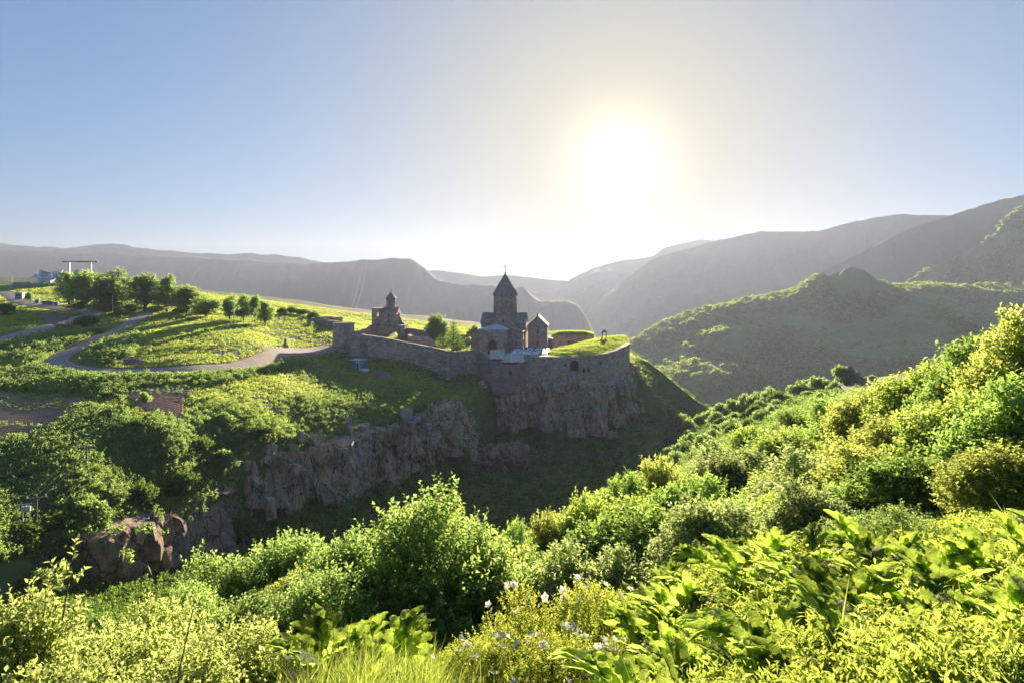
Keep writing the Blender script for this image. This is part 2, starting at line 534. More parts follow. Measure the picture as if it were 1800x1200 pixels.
M['rock'] = mat_rock('brown_rock', [(0.24, 0.14, 0.095), (0.50, 0.31, 0.20), (0.66, 0.44, 0.29), (0.68, 0.54, 0.40)], (0.44, 0.36, 0.31), (0.045, 0.032, 0.026))
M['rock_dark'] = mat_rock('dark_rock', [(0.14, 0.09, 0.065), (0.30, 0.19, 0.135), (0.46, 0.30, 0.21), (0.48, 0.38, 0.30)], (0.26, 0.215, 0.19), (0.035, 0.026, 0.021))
M['stone'] = mat_masonry('basalt_masonry', [(0.28, 0.185, 0.15), (0.40, 0.275, 0.225), (0.50, 0.355, 0.29), (0.56, 0.44, 0.37)])
M['wall_stone'] = mat_masonry('rubble_wall', [(0.24, 0.17, 0.135), (0.39, 0.285, 0.23), (0.50, 0.375, 0.30), (0.58, 0.50, 0.43)], 0.75, 0.4, stain=(0.19, 0.155, 0.135))
M['red_stone'] = mat_masonry('reddish_masonry', [(0.28, 0.18, 0.15), (0.40, 0.27, 0.225), (0.48, 0.34, 0.29)], 0.8, 0.4, stain=(0.24, 0.16, 0.135))
M['roof_stone'] = mat_surf('stone_roof', [(0.19, 0.15, 0.135), (0.27, 0.215, 0.195), (0.34, 0.275, 0.25)], 0.8, 0.85, 0.5, 3, bdist=0.1)
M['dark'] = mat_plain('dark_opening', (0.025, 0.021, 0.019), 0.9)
M['tin'] = mat_surf('tin_sheet', [(0.42, 0.46, 0.52), (0.55, 0.58, 0.62), (0.66, 0.68, 0.70)], 1.5, 0.45, 0.15, 5, metallic=0.3)
M['slate_sheet'] = mat_surf('pale_roof_sheet', [(0.42, 0.37, 0.35), (0.52, 0.46, 0.43), (0.62, 0.56, 0.53)], 1.2, 0.8, 0.2, 5)
M['tarp_white'] = mat_surf('white_tarp', [(0.62, 0.66, 0.74), (0.78, 0.80, 0.84)], 1.5, 0.5, 0.4, 3, 3)
M['tarp_blue'] = mat_surf('blue_tarp', [(0.04, 0.14, 0.45), (0.07, 0.22, 0.60)], 1.5, 0.5, 0.4, 3, 3)
M['iron'] = mat_plain('dark_iron', (0.05, 0.045, 0.045), 0.5, 0.6)
M['steel'] = mat_plain('galvanised_steel', (0.5, 0.52, 0.55), 0.45, 0.6)
M['white'] = mat_plain('white_paint', (0.74, 0.74, 0.73), 0.5, var=0.06)
M['blue'] = mat_plain('blue_paint', (0.05, 0.20, 0.42), 0.5)
M['teal'] = mat_plain('teal_paint', (0.07, 0.30, 0.30), 0.5)
M['green'] = mat_plain('green_paint', (0.04, 0.17, 0.10), 0.5)
M['glass'] = mat_plain('dark_glass', (0.05, 0.08, 0.10), 0.12)
M['asphalt'] = mat_surf('old_asphalt', [(0.22, 0.19, 0.18), (0.30, 0.26, 0.245), (0.38, 0.335, 0.31)], 0.25, 0.9, 0.2, 3, second=((0.36, 0.29, 0.22), 0.12, 0.48, 0.64))
M['dirt'] = mat_surf('bare_earth', [(0.12, 0.07, 0.05), (0.20, 0.12, 0.085), (0.27, 0.17, 0.12)], 0.4, 0.95, 0.4, 3)
M['soil'] = mat_surf('ploughed_soil', [(0.22, 0.135, 0.085), (0.34, 0.21, 0.135), (0.42, 0.27, 0.18)], 0.5, 0.95, 0.5, 4)
M['petal'] = mat_leaf('white_petal', [(0.75, 0.74, 0.70), (0.8, 0.79, 0.76)], (0.8, 0.8, 0.74), 0.4)
M['wood'] = mat_surf('weathered_wood', [(0.10, 0.08, 0.06), (0.18, 0.14, 0.11)], 3, 0.85, 0.3)


# ================================================================== TERRAIN
UP = [P(*p) for p in [
    (-500, 500, 330.0), (-500, 620, 156.5), (-400, 800, 80), (-300, 960, 62),
    (0, 506, 315.6), (60, 500, 330.0), (130, 505, 318.0), (0, 525, 270.0), (60, 545, 238.0), (160, 550, 230.9), (110, 540, 246.0),
    (200, 545, 238.0), (300, 550, 230.9), (380, 560, 216.8), (450, 568, 215), (255, 552, 228.0), (190, 592, 178.0), (140, 575, 198.9), (105, 632, 150.0),
    (150, 650, 140.0), (250, 651, 139.6), (350, 643, 143.9), (470, 627, 167.5), (580, 610, 205), (300, 592, 178.0), (240, 620, 156.5), (400, 596, 174.1), (450, 602, 174.6),
    (550, 577, 222), (500, 562, 230), (540, 556, 250.0), (100, 672, 130.5), (0, 650, 140.0), (0, 598, 172.7), (60, 590, 180.5), (60, 722, 113.0), (0, 772, 97),
    (150, 702, 119.0), (285, 712, 116.0), (400, 682, 136), (250, 678, 127.9), (500, 655, 162), (600, 642, 192), (650, 668, 180), (640, 645, 194),
    (700, 695, 163), (550, 705, 143), (450, 752, 119), (300, 772, 103), (150, 785, 96), (0, 835, 86), (150, 855, 85), (250, 850, 94),
    (350, 815, 105), (0, 930, 74), (100, 940, 77), (200, 905, 84), (310, 880, 95), (420, 800, 112), (560, 776, 131), (640, 746, 144), (710, 730, 154), (770, 702, 168),
    (600, 622, 204), (710, 633, 203), (760, 647, 202), (790, 670, 199), (843, 672, 202), (870, 692, 203), (815, 700, 184),
    (680, 597, 224), (760, 616, 222), (820, 612, 236), (890, 620, 230), (1000, 655, 212), (1090, 650, 226), (930, 690, 212), (1000, 620, 260), (1060, 615, 270),
    (900, 600, 280), (820, 590, 270), (700, 580, 270), (600, 568, 260), (560, 550, 300), (450, 545, 269.0), (300, 520, 282.0),
]]
LO = [np.array(p, float) for p in [(0, 0, -1.75), (6, 0, -0.9), (-6, 0, -2.9), (0, -6, -1.0), (12, 0, 0.6), (-12, 0, -4.5), (6, -6, 0), (-6, -6, -2)]] + [P(*p) for p in [
    (900, 1420, 4.4), (1400, 1250, 4.4), (1750, 1190, 4.6), (620, 1215, 6.2), (200, 1440, 5.0), (-100, 1420, 5.0),
    (1100, 1290, 6.4), (1400, 1090, 6.8), (1700, 1060, 6.5), (1500, 1000, 9.5), (1780, 955, 9), (1250, 1030, 10), (1000, 1230, 9.2), (1650, 960, 10.5),
    (400, 1300, 8), (200, 1250, 9), (700, 1180, 11), (850, 1190, 11), (550, 1180, 13), (700, 1160, 14.5), (400, 1180, 16),
    (1150, 1140, 14), (1350, 1070, 15), (1550, 990, 15), (1800, 930, 14), (2100, 840, 15), (1000, 1130, 20), (1200, 1040, 24), (1450, 930, 24), (1700, 860, 22), (2000, 760, 24),
    (900, 1080, 32), (1100, 1030, 32), (1300, 910, 38), (1450, 830, 42), (1650, 785, 38), (1900, 710, 40), (650, 1120, 26), (400, 1140, 28),
    (900, 1040, 60), (1200, 880, 62), (1450, 740, 90), (1600, 690, 90), (1800, 630, 90), (2100, 600, 90), (900, 980, 100), (1200, 850, 100), (1200, 810, 150),
    (1320, 750, 150), (1420, 706, 160), (1540, 668, 192), (1490, 668, 200), (1420, 692, 192), (1340, 716, 195), (1260, 736, 205), (1600, 672, 180), (1700, 660, 170), (1800, 610, 200),
    (1490, 700, 270), (1700, 690, 320), (1900, 690, 400),
    (600, 1100, 45), (300, 1100, 45), (0, 1150, 40), (-300, 1150, 35), (0, 1110, 58), (200, 1090, 70), (300, 1010, 88), (420, 960, 102), (400, 1060, 80), (600, 1000, 100),
    (560, 880, 126), (660, 850, 138), (720, 860, 147), (640, 910, 124), (800, 930, 135), (1000, 900, 155), (860, 850, 168), (940, 790, 196), (1040, 770, 204), (1120, 745, 214), (1000, 840, 182), (1120, 800, 190), (1160, 720, 240), (1200, 752, 232), (1180, 790, 205),
    (1180, 725, 320), (1150, 760, 450), (1100, 790, 700), (1400, 790, 500), (1800, 760, 700), (600, 790, 700), (0, 760, 700), (-500, 760, 600), (300, 740, 450), (800, 740, 420), (-500, 1150, 60), (-600, 640, 380),
]]
fU = TPS(UP, uvw, 2e-3)
fL = TPS(LO, uvw, 4e-4)
# rim of the plateau: (px, py, d, width of the drop)
RIM = [(-500, 1000, 55, 4), (-200, 1000, 60, 4), (0, 985, 69, 4), (130, 945, 77, 3), (210, 917, 83, 3), (300, 895, 93, 3), (365, 870, 102, 3), (415, 812, 111, 3), (480, 792, 121, 3), (560, 783, 130, 3),
       (643, 753, 143, 3), (710, 737, 153, 3), (773, 709, 167, 4), (820, 712, 182, 6), (862, 705, 203, 5), (920, 690, 207, 4), (1000, 690, 208, 4), (1075, 680, 215, 4), (1108, 660, 231, 5),
       (1118, 640, 262, 30), (1080, 620, 310, 40), (950, 600, 345, 50), (800, 580, 360, 50), (600, 560, 370, 50), (450, 545, 370, 50), (300, 520, 380, 60), (0, 500, 420, 60), (-500, 490, 420, 60)]
RIMP = [P(*r[:3]) for r in RIM]
RIMW = np.array([0.5 * (RIM[i][3] + RIM[(i + 1) % len(RIM)][3]) for i in range(len(RIM))], float)

ROAD = [P(*p) for p in [(262, 549, 232.3), (240, 562, 215.2), (205, 583, 189.0), (150, 604, 167.3), (108, 625, 153.8), (104, 638, 146.7), (140, 648, 141.1), (200, 652, 139.1), (280, 650, 140.0), (350, 644, 143.3), (430, 634, 154.3), (510, 621, 182.9), (585, 608, 207)]]
LANE = [P(*p) for p in [(-140, 505, 318.0), (0, 515, 294.0), (35, 530, 262.0), (90, 541, 244.4), (165, 549, 232.3), (150, 556, 222.9), (95, 572, 202.5), (40, 588, 182.9), (-30, 604, 167.3), (-120, 620, 156.5)]]
ROADW, LANEW = 2.3, 3.3
ROADC = catmull([np.append(p[:2], 0) for p in ROAD], 2.0)
LANEC = catmull([np.append(p[:2], 0) for p in LANE], 2.0)


def ground_z(X, Y, detail=True):
    X = np.asarray(X, float); Y = np.asarray(Y, float)
    zl = fL(X, Y)
    dist, idx = seg_dist(X, Y, RIMP, True)
    ins = inside(X, Y, RIMP)
    s = np.where(ins, dist, -dist)
    wv = RIMW[idx]
    k = smooth(-1.0, 0.15, s / wv)
    near = (s > -70)
    zu = np.where(near, fU(X, Y), 0)
    z = np.where(k > 0, zl + (zu - zl) * k, zl)
    if detail:
        amp = np.clip(Y / 60, 0.12, 1.0)
        nz = fbm(X / 9, Y / 9, 4, 3) * 0.9 * amp + fbm(X / 40, Y / 40, 3, 9) * 1.5 * np.clip((Y - 30) / 60, 0, 1)
        rd = np.minimum(seg_dist(X, Y, ROADC[::3])[0], seg_dist(X, Y, LANEC[::3])[0])
        nz = nz * smooth(4, 11, rd)
        for fx0, fx1 in FIELD_BOX:
            nz = nz * (1 - smooth(6, 0, np.maximum(np.maximum(fx0[0] - X, X - fx1[0]), np.maximum(fx0[1] - Y, Y - fx1[1]))))
        z = z + nz
    return z


# ploughed plots, as boxes in plan (for levelling) and as four corners (px, py, d)
FIELDS = [
    ([(-60, 684, 125), (158, 700, 119.5), (62, 760, 100), (-60, 805, 90)], 1.15),
    ([(215, 700, 119.7), (325, 690, 123.4), (322, 728, 111.7), (258, 732, 110.8)], 1.0),
    ([(228, 690, 123.4), (330, 672, 130.5), (352, 684, 125.5), (240, 700, 119.7)], 1.0),
]
FIELD_BOX = []
for cor, _ in FIELDS:
    c = np.array([P(*q) for q in cor])
    FIELD_BOX.append((c.min(0) , c.max(0)))


def gz(x, y):
    return float(ground_z(np.array([x]), np.array([y]))[0])


def build_ground():
    nu, nv = 500, 520
    u = np.linspace(-1.25, 1.25, nu)
    lv = np.linspace(math.log(1.5), math.log(908), nv)
    Y = np.exp(lv) - 8
    Yg, Ug = np.meshgrid(Y, u, indexing='ij')
    X = Ug * (np.maximum(Yg, 0) + 8)
    Z = ground_z(X, Yg)
    V = np.stack([X.ravel(), Yg.ravel(), Z.ravel()], 1)
    me = grid_mesh('ground', V, nv, nu, M['ground'], True)
    tag(obj('ground', me), 'green hillsides, plateau and ravine', kind='structure')


build_ground()
VALLEY_Z = -330.0
vv = np.array([(-7400, -40, 0), (7400, -40, 0), (7400, 5850, 0), (-7400, 5850, 0)], float); vv[:, 2] = VALLEY_Z
tag(obj('valley_floor', mesh_np('valley_floor', vv, [[0, 1, 2, 3]], M['valley'])), 'hazy floor of the gorge', kind='structure')


def ribbon(name, path, hw, mat, label, lift=0.10, taper=None):
    c = catmull([np.append(p[:2], 0) for p in path], 1.2)
    t = np.gradient(c[:, :2], axis=0); t /= np.linalg.norm(t, axis=1)[:, None] + 1e-9
    nrm = np.stack([-t[:, 1], t[:, 0]], 1)
    k = 7
    hw = hw * (np.sin(np.linspace(0, math.pi, len(c))) ** 0.6 + 0.02) if taper else hw
    off = np.linspace(-1, 1, k)
    wob = 1 + 0.25 * fbm(np.arange(len(c)) / 6, np.zeros(len(c)), 3, 4)
    V = []
    for o in off:
        q = c[:, :2] + nrm * (o * hw * wob)[:, None]
        V.append(np.concatenate([q, (ground_z(q[:, 0], q[:, 1]) + lift * (1 - 0.9 * abs(o) ** 4))[:, None]], 1))
    V = np.stack(V, 1).reshape(-1, 3)
    return tag(obj(name, grid_mesh(name, V, len(c), k, mat)), label, kind='structure')


ribbon('road_verge', ROAD, ROADW * 1.5, M['dirt'], 'worn earth verge along the curving road', 0.04)
ribbon('road', ROAD, ROADW, M['asphalt'], 'narrow road curving round the meadow to the monastery wall')
ribbon('lane', LANE, LANEW, M['asphalt'], 'paved lane and parking by the cable car station', 0.14)


def patch(name, corners, mat, label, furrow=0.0, pitch=1.0, lift=0.08, n=(60, 90)):
    a, b, c, d = [P(*q)[:2] for q in corners]       # along a->b, rows from a-b to d-c
    s = np.linspace(0, 1, n[1])[None, :, None]; t = np.linspace(0, 1, n[0])[:, None, None]
    q = (a * (1 - s) + b * s) * (1 - t) + (d * (1 - s) + c * s) * t
    X, Y = q[..., 0], q[..., 1]
    dep = np.linalg.norm((a + b) / 2 - (c + d) / 2)
    z = ground_z(X, Y) + lift
    tt = np.broadcast_to(t[..., 0], X.shape)
    if furrow:
        z = z + furrow * np.abs(np.sin(math.pi * tt * dep / pitch)) + 0.1 * fbm(X * 2, Y * 2, 2, 3)
    ed = np.minimum(np.minimum(tt, 1 - tt), np.minimum(np.broadcast_to(s[..., 0], X.shape), 1 - np.broadcast_to(s[..., 0], X.shape)))
    z = z - 0.5 * smooth(0.03, 0.0, ed)
    V = np.stack([X.ravel(), Y.ravel(), z.ravel()], 1)
    return tag(obj(name, grid_mesh(name, V, n[0], n[1], mat)), label, kind='structure'), q, dep


field_rows = []
for k, (cor, pitch) in enumerate(FIELDS):
    o, q, dep = patch('ploughed_field', cor, M['soil'], ['wide ploughed field with young crop rows at the cliff bushes', 'small bare dark ploughed plot', 'strip of young crop behind the bare plot'][k], 0.28, pitch, 0.10, (140 if k == 0 else 90, 60))
    field_rows.append((q, dep, pitch))
patch('dirt_path', [(648, 652, 191), (683, 650, 192), (692, 668, 184), (672, 682, 179)], M['dirt'], 'bare brown earth plot beside the blue hut', 0, 1, 0.22, (16, 16))
patch('dirt_bank', [(62, 549, 232.3), (128, 557, 221.6), (110, 574, 200.1), (78, 570, 205.0)], M['dirt'], 'bare red earth bank below the parking', 0, 1, 0.3, (16, 16))
patch('dirt_patch', [(205, 632, 150.0), (250, 630, 151.1), (255, 643, 143.9), (212, 644, 143.3)], M['dirt'], 'worn earth patch on the inside of the road bend', 0, 1, 0.12, (12, 12))
ribbon('gravel_verge', [P(*q) for q in [(350, 640, 150), (395, 630, 159), (440, 621, 170), (490, 614, 183), (540, 612, 193), (565, 611, 200)]], 2.6, M['asphalt'], 'gravel verge where the road widens', 0.085, True)


# ------------------------------------------------------------------ mountains
def ridge(name, label, crest, drop_py, mat, gap=0.5, rough=1.0, seed=1, cliff=None, nr=46, res=3.0, back=0.18):
    """crest: (px, py, d). The front slope falls from the crest to the valley, gap * d nearer; the back falls away behind."""
    cr = np.array(crest, float)
    xs = np.arange(cr[0, 0], cr[-1, 0] + 1, res)
    py = np.interp(xs, cr[:, 0], cr[:, 1]); d = np.interp(xs, cr[:, 0], cr[:, 2])
    k = np.array([1, 2, 3, 2, 1.0]); k /= k.sum()
    pe = np.pad(py, 2, mode='edge'); py = np.convolve(pe, k, 'valid')
    d0 = d.mean()
    rows = []
    ts = np.concatenate([np.linspace(-1, 0, 6)[:-1], np.linspace(0, 1, nr) ** 1.25])
    X0 = (xs - CX) / F * d
    Zc = (HY - py) / F * d
    Zc = Zc + fbm(xs / 22, xs * 0, 4, seed + 5) * 4.5 * d0 / 1000 * rough
    gul = np.abs(fbm(xs / 60, xs * 0 + 3, 4, seed)) * 2
    for t in ts:
        if t < 0:
            Yr = d * (1 - t * back); Xr = X0 * (1 - t * back)
            Z = Zc + (VALLEY_Z - 5 - Zc) * (-t) ** 1.3
        else:
            Yr = d * (1 - gap * t); Xr = (xs - CX) / F * d * (1 - gap * t * 0.75)
            prof = t ** 0.9 if cliff is None else (0.62 * smooth(0, cliff, t) + 0.38 * t)
            Z = Zc + (VALLEY_Z - 5 - Zc) * prof
            am = math.sin(math.pi * min(1, t * 1.0)) ** 0.7 if t > 0 else 0
            gul = np.abs(fbm((xs + 90 * fbm(xs / 150, xs * 0 + t * 3, 2, seed + 4)) / 60, xs * 0 + 3 + t * 2.2, 4, seed)) * 2
            n1 = fbm(Xr / d0 * 9 + 7, Yr / d0 * 9, 5, seed + 2)
            Yr = Yr - am * d0 * 0.10 * rough * (gul + n1 * 1.2 - 0.2)
            Z = Z + am * d0 * 0.045 * rough * fbm(Xr / d0 * 22, Yr / d0 * 22, 4, seed + 8)
        rows.append(np.stack([Xr, Yr, Z], 1))
    V = np.concatenate(rows, 0)
    o = tag(obj(name, grid_mesh(name, V, len(ts), len(xs), mat)), label, kind='structure')
    RIDGES.append((label, V.reshape(len(ts), len(xs), 3)))
    return o


RIDGES = []
ridge('mountain_ridge', 'long blue table ridge behind the station', [(-700, 430, 4524), (-300, 424, 4524), (0, 429, 4368), (60, 433, 4368), (110, 436, 4368), (160, 432, 4290), (200, 429, 4212), (250, 436, 4212), (330, 444, 4134), (400, 448, 4056), (430, 445, 4056), (500, 450, 4056), (530, 453, 4056), (560, 459, 4056), (600, 464, 4056), (760, 480, 4212)], 0, M['mountain'], 0.45, 0.8, 3, 0.35)
ridge('mountain_ridge', 'darker cliff ridge ending in stepped noses behind the church', [(-700, 445, 3780), (-200, 442, 3780), (0, 439, 3690), (200, 445, 3600), (400, 455, 3420), (540, 464, 3240), (600, 461, 3150), (640, 457, 3060), (700, 453, 2970), (725, 456, 2934), (745, 470, 2880), (765, 488, 2844), (790, 499, 2808), (850, 501, 2700), (880, 500, 2664), (922, 505, 2610), (932, 517, 2592), (950, 528, 2574), (1000, 532, 2520), (1016, 535, 2502), (1030, 556, 2484), (1046, 588, 2466), (1065, 625, 2448), (1100, 690, 2412), (1150, 800, 2376)], 0, M['cliff_mtn'], 0.45, 1.0, 11, 0.3)
ridge('mountain_ridge', 'faint far ridge in the gap between the mountains', [(500, 470, 4462), (740, 474, 4462), (800, 478, 4462), (840, 486, 4462), (900, 484, 4590), (960, 492, 4590), (1100, 500, 4590)], 0, M['mountain'], 0.3, 0.6, 21)
ridge('mountain_ridge', 'pale hazy ridge rising right of the church under the sun', [(860, 560, 4400), (930, 515, 4400), (990, 499, 4400), (1040, 472, 4500), (1100, 457, 4600), (1150, 450, 4600), (1166, 436, 4700), (1230, 422, 4800), (1300, 424, 4800), (1500, 432, 4800), (1900, 440, 4800)], 0, M['mountain'], 0.35, 0.8, 31)
ridge('mountain_ridge', 'broad hazy mountain right of the sun with a long flat top', [(960, 640, 3400), (1020, 560, 3400), (1060, 520, 3400), (1090, 499, 3400), (1112, 482, 3400), (1150, 454, 3400), (1210, 436, 3400), (1270, 420, 3400), (1330, 408, 3228), (1440, 405, 2910), (1520, 385, 2720), (1580, 377, 2584), (1655, 379, 2525), (1750, 372, 2525), (2000, 380, 2525), (2400, 385, 2525)], 0, M['mountain'], 0.42, 1.0, 41)
ridge('mountain_ridge', 'blue mountain shoulder climbing to the right edge', [(1250, 640, 1910), (1350, 545, 1910), (1440, 480, 1910), (1500, 452, 1910), (1540, 430, 1910), (1600, 400, 1910), (1690, 374, 1910), (1740, 358, 1910), (1800, 342, 1910), (1950, 330, 1910), (2400, 335, 1910)], 0, M['mountain'], 0.42, 1.0, 51)
ridge('mountain_ridge', 'dark green wooded spur with a rock band at the right edge', [(1400, 640, 1512), (1500, 560, 1512), (1590, 500, 1512), (1640, 470, 1512), (1700, 440, 1512), (1745, 418, 1512), (1762, 388, 1512), (1800, 362, 1512), (1900, 320, 1512), (2400, 305, 1512)], 0, M['hill'], 0.42, 0.8, 61)

# the pointed hill beyond the gorge
HILL = [P(*p) for p in [
    (1040, 680, 1150), (1105, 607, 1150), (1200, 562, 1150), (1300, 537, 1150), (1400, 517, 1150), (1436, 494, 1140), (1470, 491, 1130), (1500, 482, 1125), (1530, 497, 1140), (1560, 507, 1170), (1600, 507, 1240), (1700, 512, 1320), (1800, 516, 1330), (1950, 514, 1330), (2200, 500, 1330),
    (1600, 560, 960), (1700, 555, 1000), (1800, 560, 1000), (2000, 560, 1000), (1600, 620, 800), (1750, 620, 800), (2000, 620, 800), (1500, 545, 1040), (1440, 560, 1010), (1520, 600, 940), (1400, 640, 850), (1500, 660, 830),
    (1350, 545, 1080), (1290, 588, 950), (1230, 640, 850), (1180, 688, 770), (1200, 612, 1020), (1140, 650, 960), (1310, 650, 900), (1390, 580, 1010), (1100, 700, 900),
    (1100, 780, 700), (1200, 770, 680), (1300, 760, 690), (1500, 750, 690), (1800, 730, 690), (2200, 720, 690),
    (1100, 640, 1400), (1200, 620, 1450), (1500, 580, 1450), (1800, 560, 1500), (2200, 560, 1500), (1000, 760, 1200), (1000, 800, 900), (1000, 860, 700),
]]
fH = TPS(HILL, lambda X, Y: (X / 400, Y / 400), 1e-3)


def hill_z(X, Y):
    z = fH(X, Y)
    top = np.hypot(X - 570, (Y - 1125) * 0.7)
    z = z + fbm(X / 45, Y / 45, 5, 5) * 16 + fbm(X / 14, Y / 14, 4, 6) * 13.0 * smooth(95, 25, top) + 17.0 * np.exp(-((X - 566) / 22) ** 2 - ((Y - 1122) / 45) ** 2) + 9.0 * np.exp(-((X - 516) / 15) ** 2 - ((Y - 1130) / 40) ** 2)
    return z


hx = np.linspace(60, 1500, 380); hy = np.linspace(640, 1460, 230)
Yh, Xh = np.meshgrid(hy, hx, indexing='ij')
edge = np.minimum(np.minimum(Yh - 640, 1460 - Yh) / 60, np.minimum(Xh - 60, 1500 - Xh) / 60)
Zh = hill_z(Xh, Yh)
Zh = Zh - (1 - smooth(0, 1, edge)) * 160
hill = tag(obj('hill', grid_mesh('hill', np.stack([Xh.ravel(), Yh.ravel(), Zh.ravel()], 1), 230, 380, M['hill'])), 'pointed green hill across the gorge', kind='structure')

# ------------------------------------------------------------------ haze: one closed box of even, pale air round the whole place
hm, hnt, N, L = mat_new('haze_air')
pv = N('ShaderNodeVolumePrincipled')
pv.inputs['Color'].default_value = (0.31, 0.37, 0.53, 1)
pv.inputs['Density'].default_value = 0.00015
pv.inputs['Anisotropy'].default_value = 0.36
ho = N('ShaderNodeOutputMaterial'); L(pv.outputs[0], ho.inputs['Volume'])
mb = MB(); mb.box(-7500, 7500, -60, 5900, VALLEY_Z - 25, 256)
hz = mb.build('haze', hm)
tag(hz, 'pale morning haze filling the valley', kind='stuff')


# ================================================================== ROCK
def rock_mesh(name, seed, mat, stretch=(1, 1, 1.5)):
    r = np.random.default_rng(seed)
    pts = r.uniform(-1, 1, (26, 3))
    pts = np.sign(pts) * np.abs(pts) ** 0.55 * np.array(stretch) * 0.5
    pts *= (1 + r.uniform(-0.25, 0.1, (26, 1)))
    bm = bmesh.new()
    vs = [bm.verts.new(p) for p in pts]
    res = bmesh.ops.convex_hull(bm, input=vs)
    bmesh.ops.delete(bm, geom=[g for g in res['geom_interior'] if isinstance(g, bmesh.types.BMVert)], context='VERTS')
    bmesh.ops.dissolve_limit(bm, angle_limit=0.22, verts=bm.verts, edges=bm.edges)
    bmesh.ops.bevel(bm, geom=list(bm.edges), offset=0.018, segments=1, affect='EDGES', profile=0.6)
    bmesh.ops.triangulate(bm, faces=bm.faces)
    me = bpy.data.meshes.new(name)
    bm.to_mesh(me); bm.free()
    me.materials.append(mat)
    return me


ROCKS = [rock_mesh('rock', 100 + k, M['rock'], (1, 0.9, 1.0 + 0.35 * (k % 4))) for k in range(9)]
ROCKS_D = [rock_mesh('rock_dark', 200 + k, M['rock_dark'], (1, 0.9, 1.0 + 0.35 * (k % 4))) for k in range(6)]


LEDGE = []


def cliff(name, label, spec, mat, rocks, nrock, size, seed, cell=2.6, lean=2.0, depth=1.6, overlap=2.0, out=2.0):
    """spec: (px, py_top, py_bottom, d). A face of broken rock columns, with the larger loose blocks as parts."""
    r = np.random.default_rng(seed)
    top = np.array([P(a, b, d) for a, b, c, d in spec]); bot = np.array([P(a, c, d) for a, b, c, d in spec])
    top[:, 2] += 0.4; bot[:, 2] -= overlap
    seg = np.concatenate([[0], np.cumsum(np.linalg.norm(np.diff(top[:, :2], axis=0), axis=1))])
    n = int(seg[-1] / 0.45); s = np.linspace(0, seg[-1], n)
    T = np.stack([np.interp(s, seg, top[:, k]) for k in range(3)], 1)
    B = np.stack([np.interp(s, seg, bot[:, k]) for k in range(3)], 1)
    tg = np.gradient(T[:, :2], axis=0); tg = np.stack([np.convolve(np.pad(tg[:, k], 6, mode='edge'), np.ones(13) / 13, 'valid') for k in range(2)], 1)
    tg /= np.linalg.norm(tg, axis=1)[:, None]
    nr = np.stack([tg[:, 1], -tg[:, 0]], 1)                       # towards the ravine
    H = float(np.mean(T[:, 2] - B[:, 2]))
    m = max(10, int(H / 0.45)); t = np.linspace(0, 1, m)
    Z0 = T[None, :, 2] * (1 - t[:, None]) + B[None, :, 2] * t[:, None]
    Sg = np.broadcast_to(s[None, :], Z0.shape)
    # broken blocks: each cell of a stretched Voronoi pattern is a tilted plane of its own
    ncell = int(seg[-1] * H / (cell * cell * 1.9))
    cs = np.stack([r.uniform(0, seg[-1], ncell), r.uniform(Z0.min(), Z0.max(), ncell)], 1)
    dep = r.uniform(-1, 1, ncell) * depth; tx = r.normal(0, 0.28, ncell); tz = r.normal(0, 0.16, ncell)
    q = np.stack([(Sg + 0.8 * fbm(Sg / 2, Z0 / 2, 2, seed)).ravel(), (Z0 + 0.8 * fbm(Sg / 2 + 9, Z0 / 2, 2, seed + 1)).ravel()], 1)
    idx = np.empty(len(q), int)
    for i in range(0, len(q), 4000):
        dd = (q[i:i + 4000, None, :] - cs[None]) * np.array([1.0, 0.5])
        idx[i:i + 4000] = (dd ** 2).sum(-1).argmin(1)
    off = dep[idx] + tx[idx] * (q[:, 0] - cs[idx, 0]) + tz[idx] * (q[:, 1] - cs[idx, 1])
    off = off.reshape(Z0.shape) + fbm(Sg / 14, Z0 / 14, 3, seed + 3) * 5 + lean * t[:, None] + out
    fade = smooth(0, 0.10, t)[:, None]
    off = off * fade - 1.2 * (1 - fade)
    en = smooth(0, 4, np.minimum(s, seg[-1] - s))[None, :]
    off = off * en - 2.5 * (1 - en)
    X = T[None, :, 0] + nr[None, :, 0] * off; Y = T[None, :, 1] + nr[None, :, 1] * off
    V = np.stack([X.ravel(), Y.ravel(), Z0.ravel()], 1)
    kk = r.integers(3, n - 3, 160); jj = (r.beta(0.8, 1.3, 160) * (m - 1)).astype(int)
    LEDGE.append(np.stack([X[jj, kk] + nr[kk, 0] * 0.25, Y[jj, kk] + nr[kk, 1] * 0.25, Z0[jj, kk] - 0.1], 1)[:int(seg[-1] * 1.1)])
    root = empty(name, label, 'cliff', (float(T[n // 2, 0]), float(T[n // 2, 1]), float(B[n // 2, 2])))
    o0 = np.array(root.location)
    obj('cliff_face', grid_mesh('cliff_face', V - o0, m, n, mat, False), root)
    for k in range(nrock):
        i = int(r.integers(4, n - 4)); j = int(np.clip(r.beta(1.1, 1.0) * m, 1, m - 1))
        sz = size * r.uniform(0.55, 1.35)
        p = np.array([X[j, i], Y[j, i], Z0[j, i]]) - o0 - np.append(nr[i], 0) * sz * 0.10
        obj('rock', rocks[int(r.integers(len(rocks)))], root, p, (r.normal(0, 0.14), r.normal(0, 0.14), r.uniform(0, 6.28)), np.array([r.uniform(0.7, 1.3), 1, r.uniform(0.8, 1.35)]) * sz)
    return root


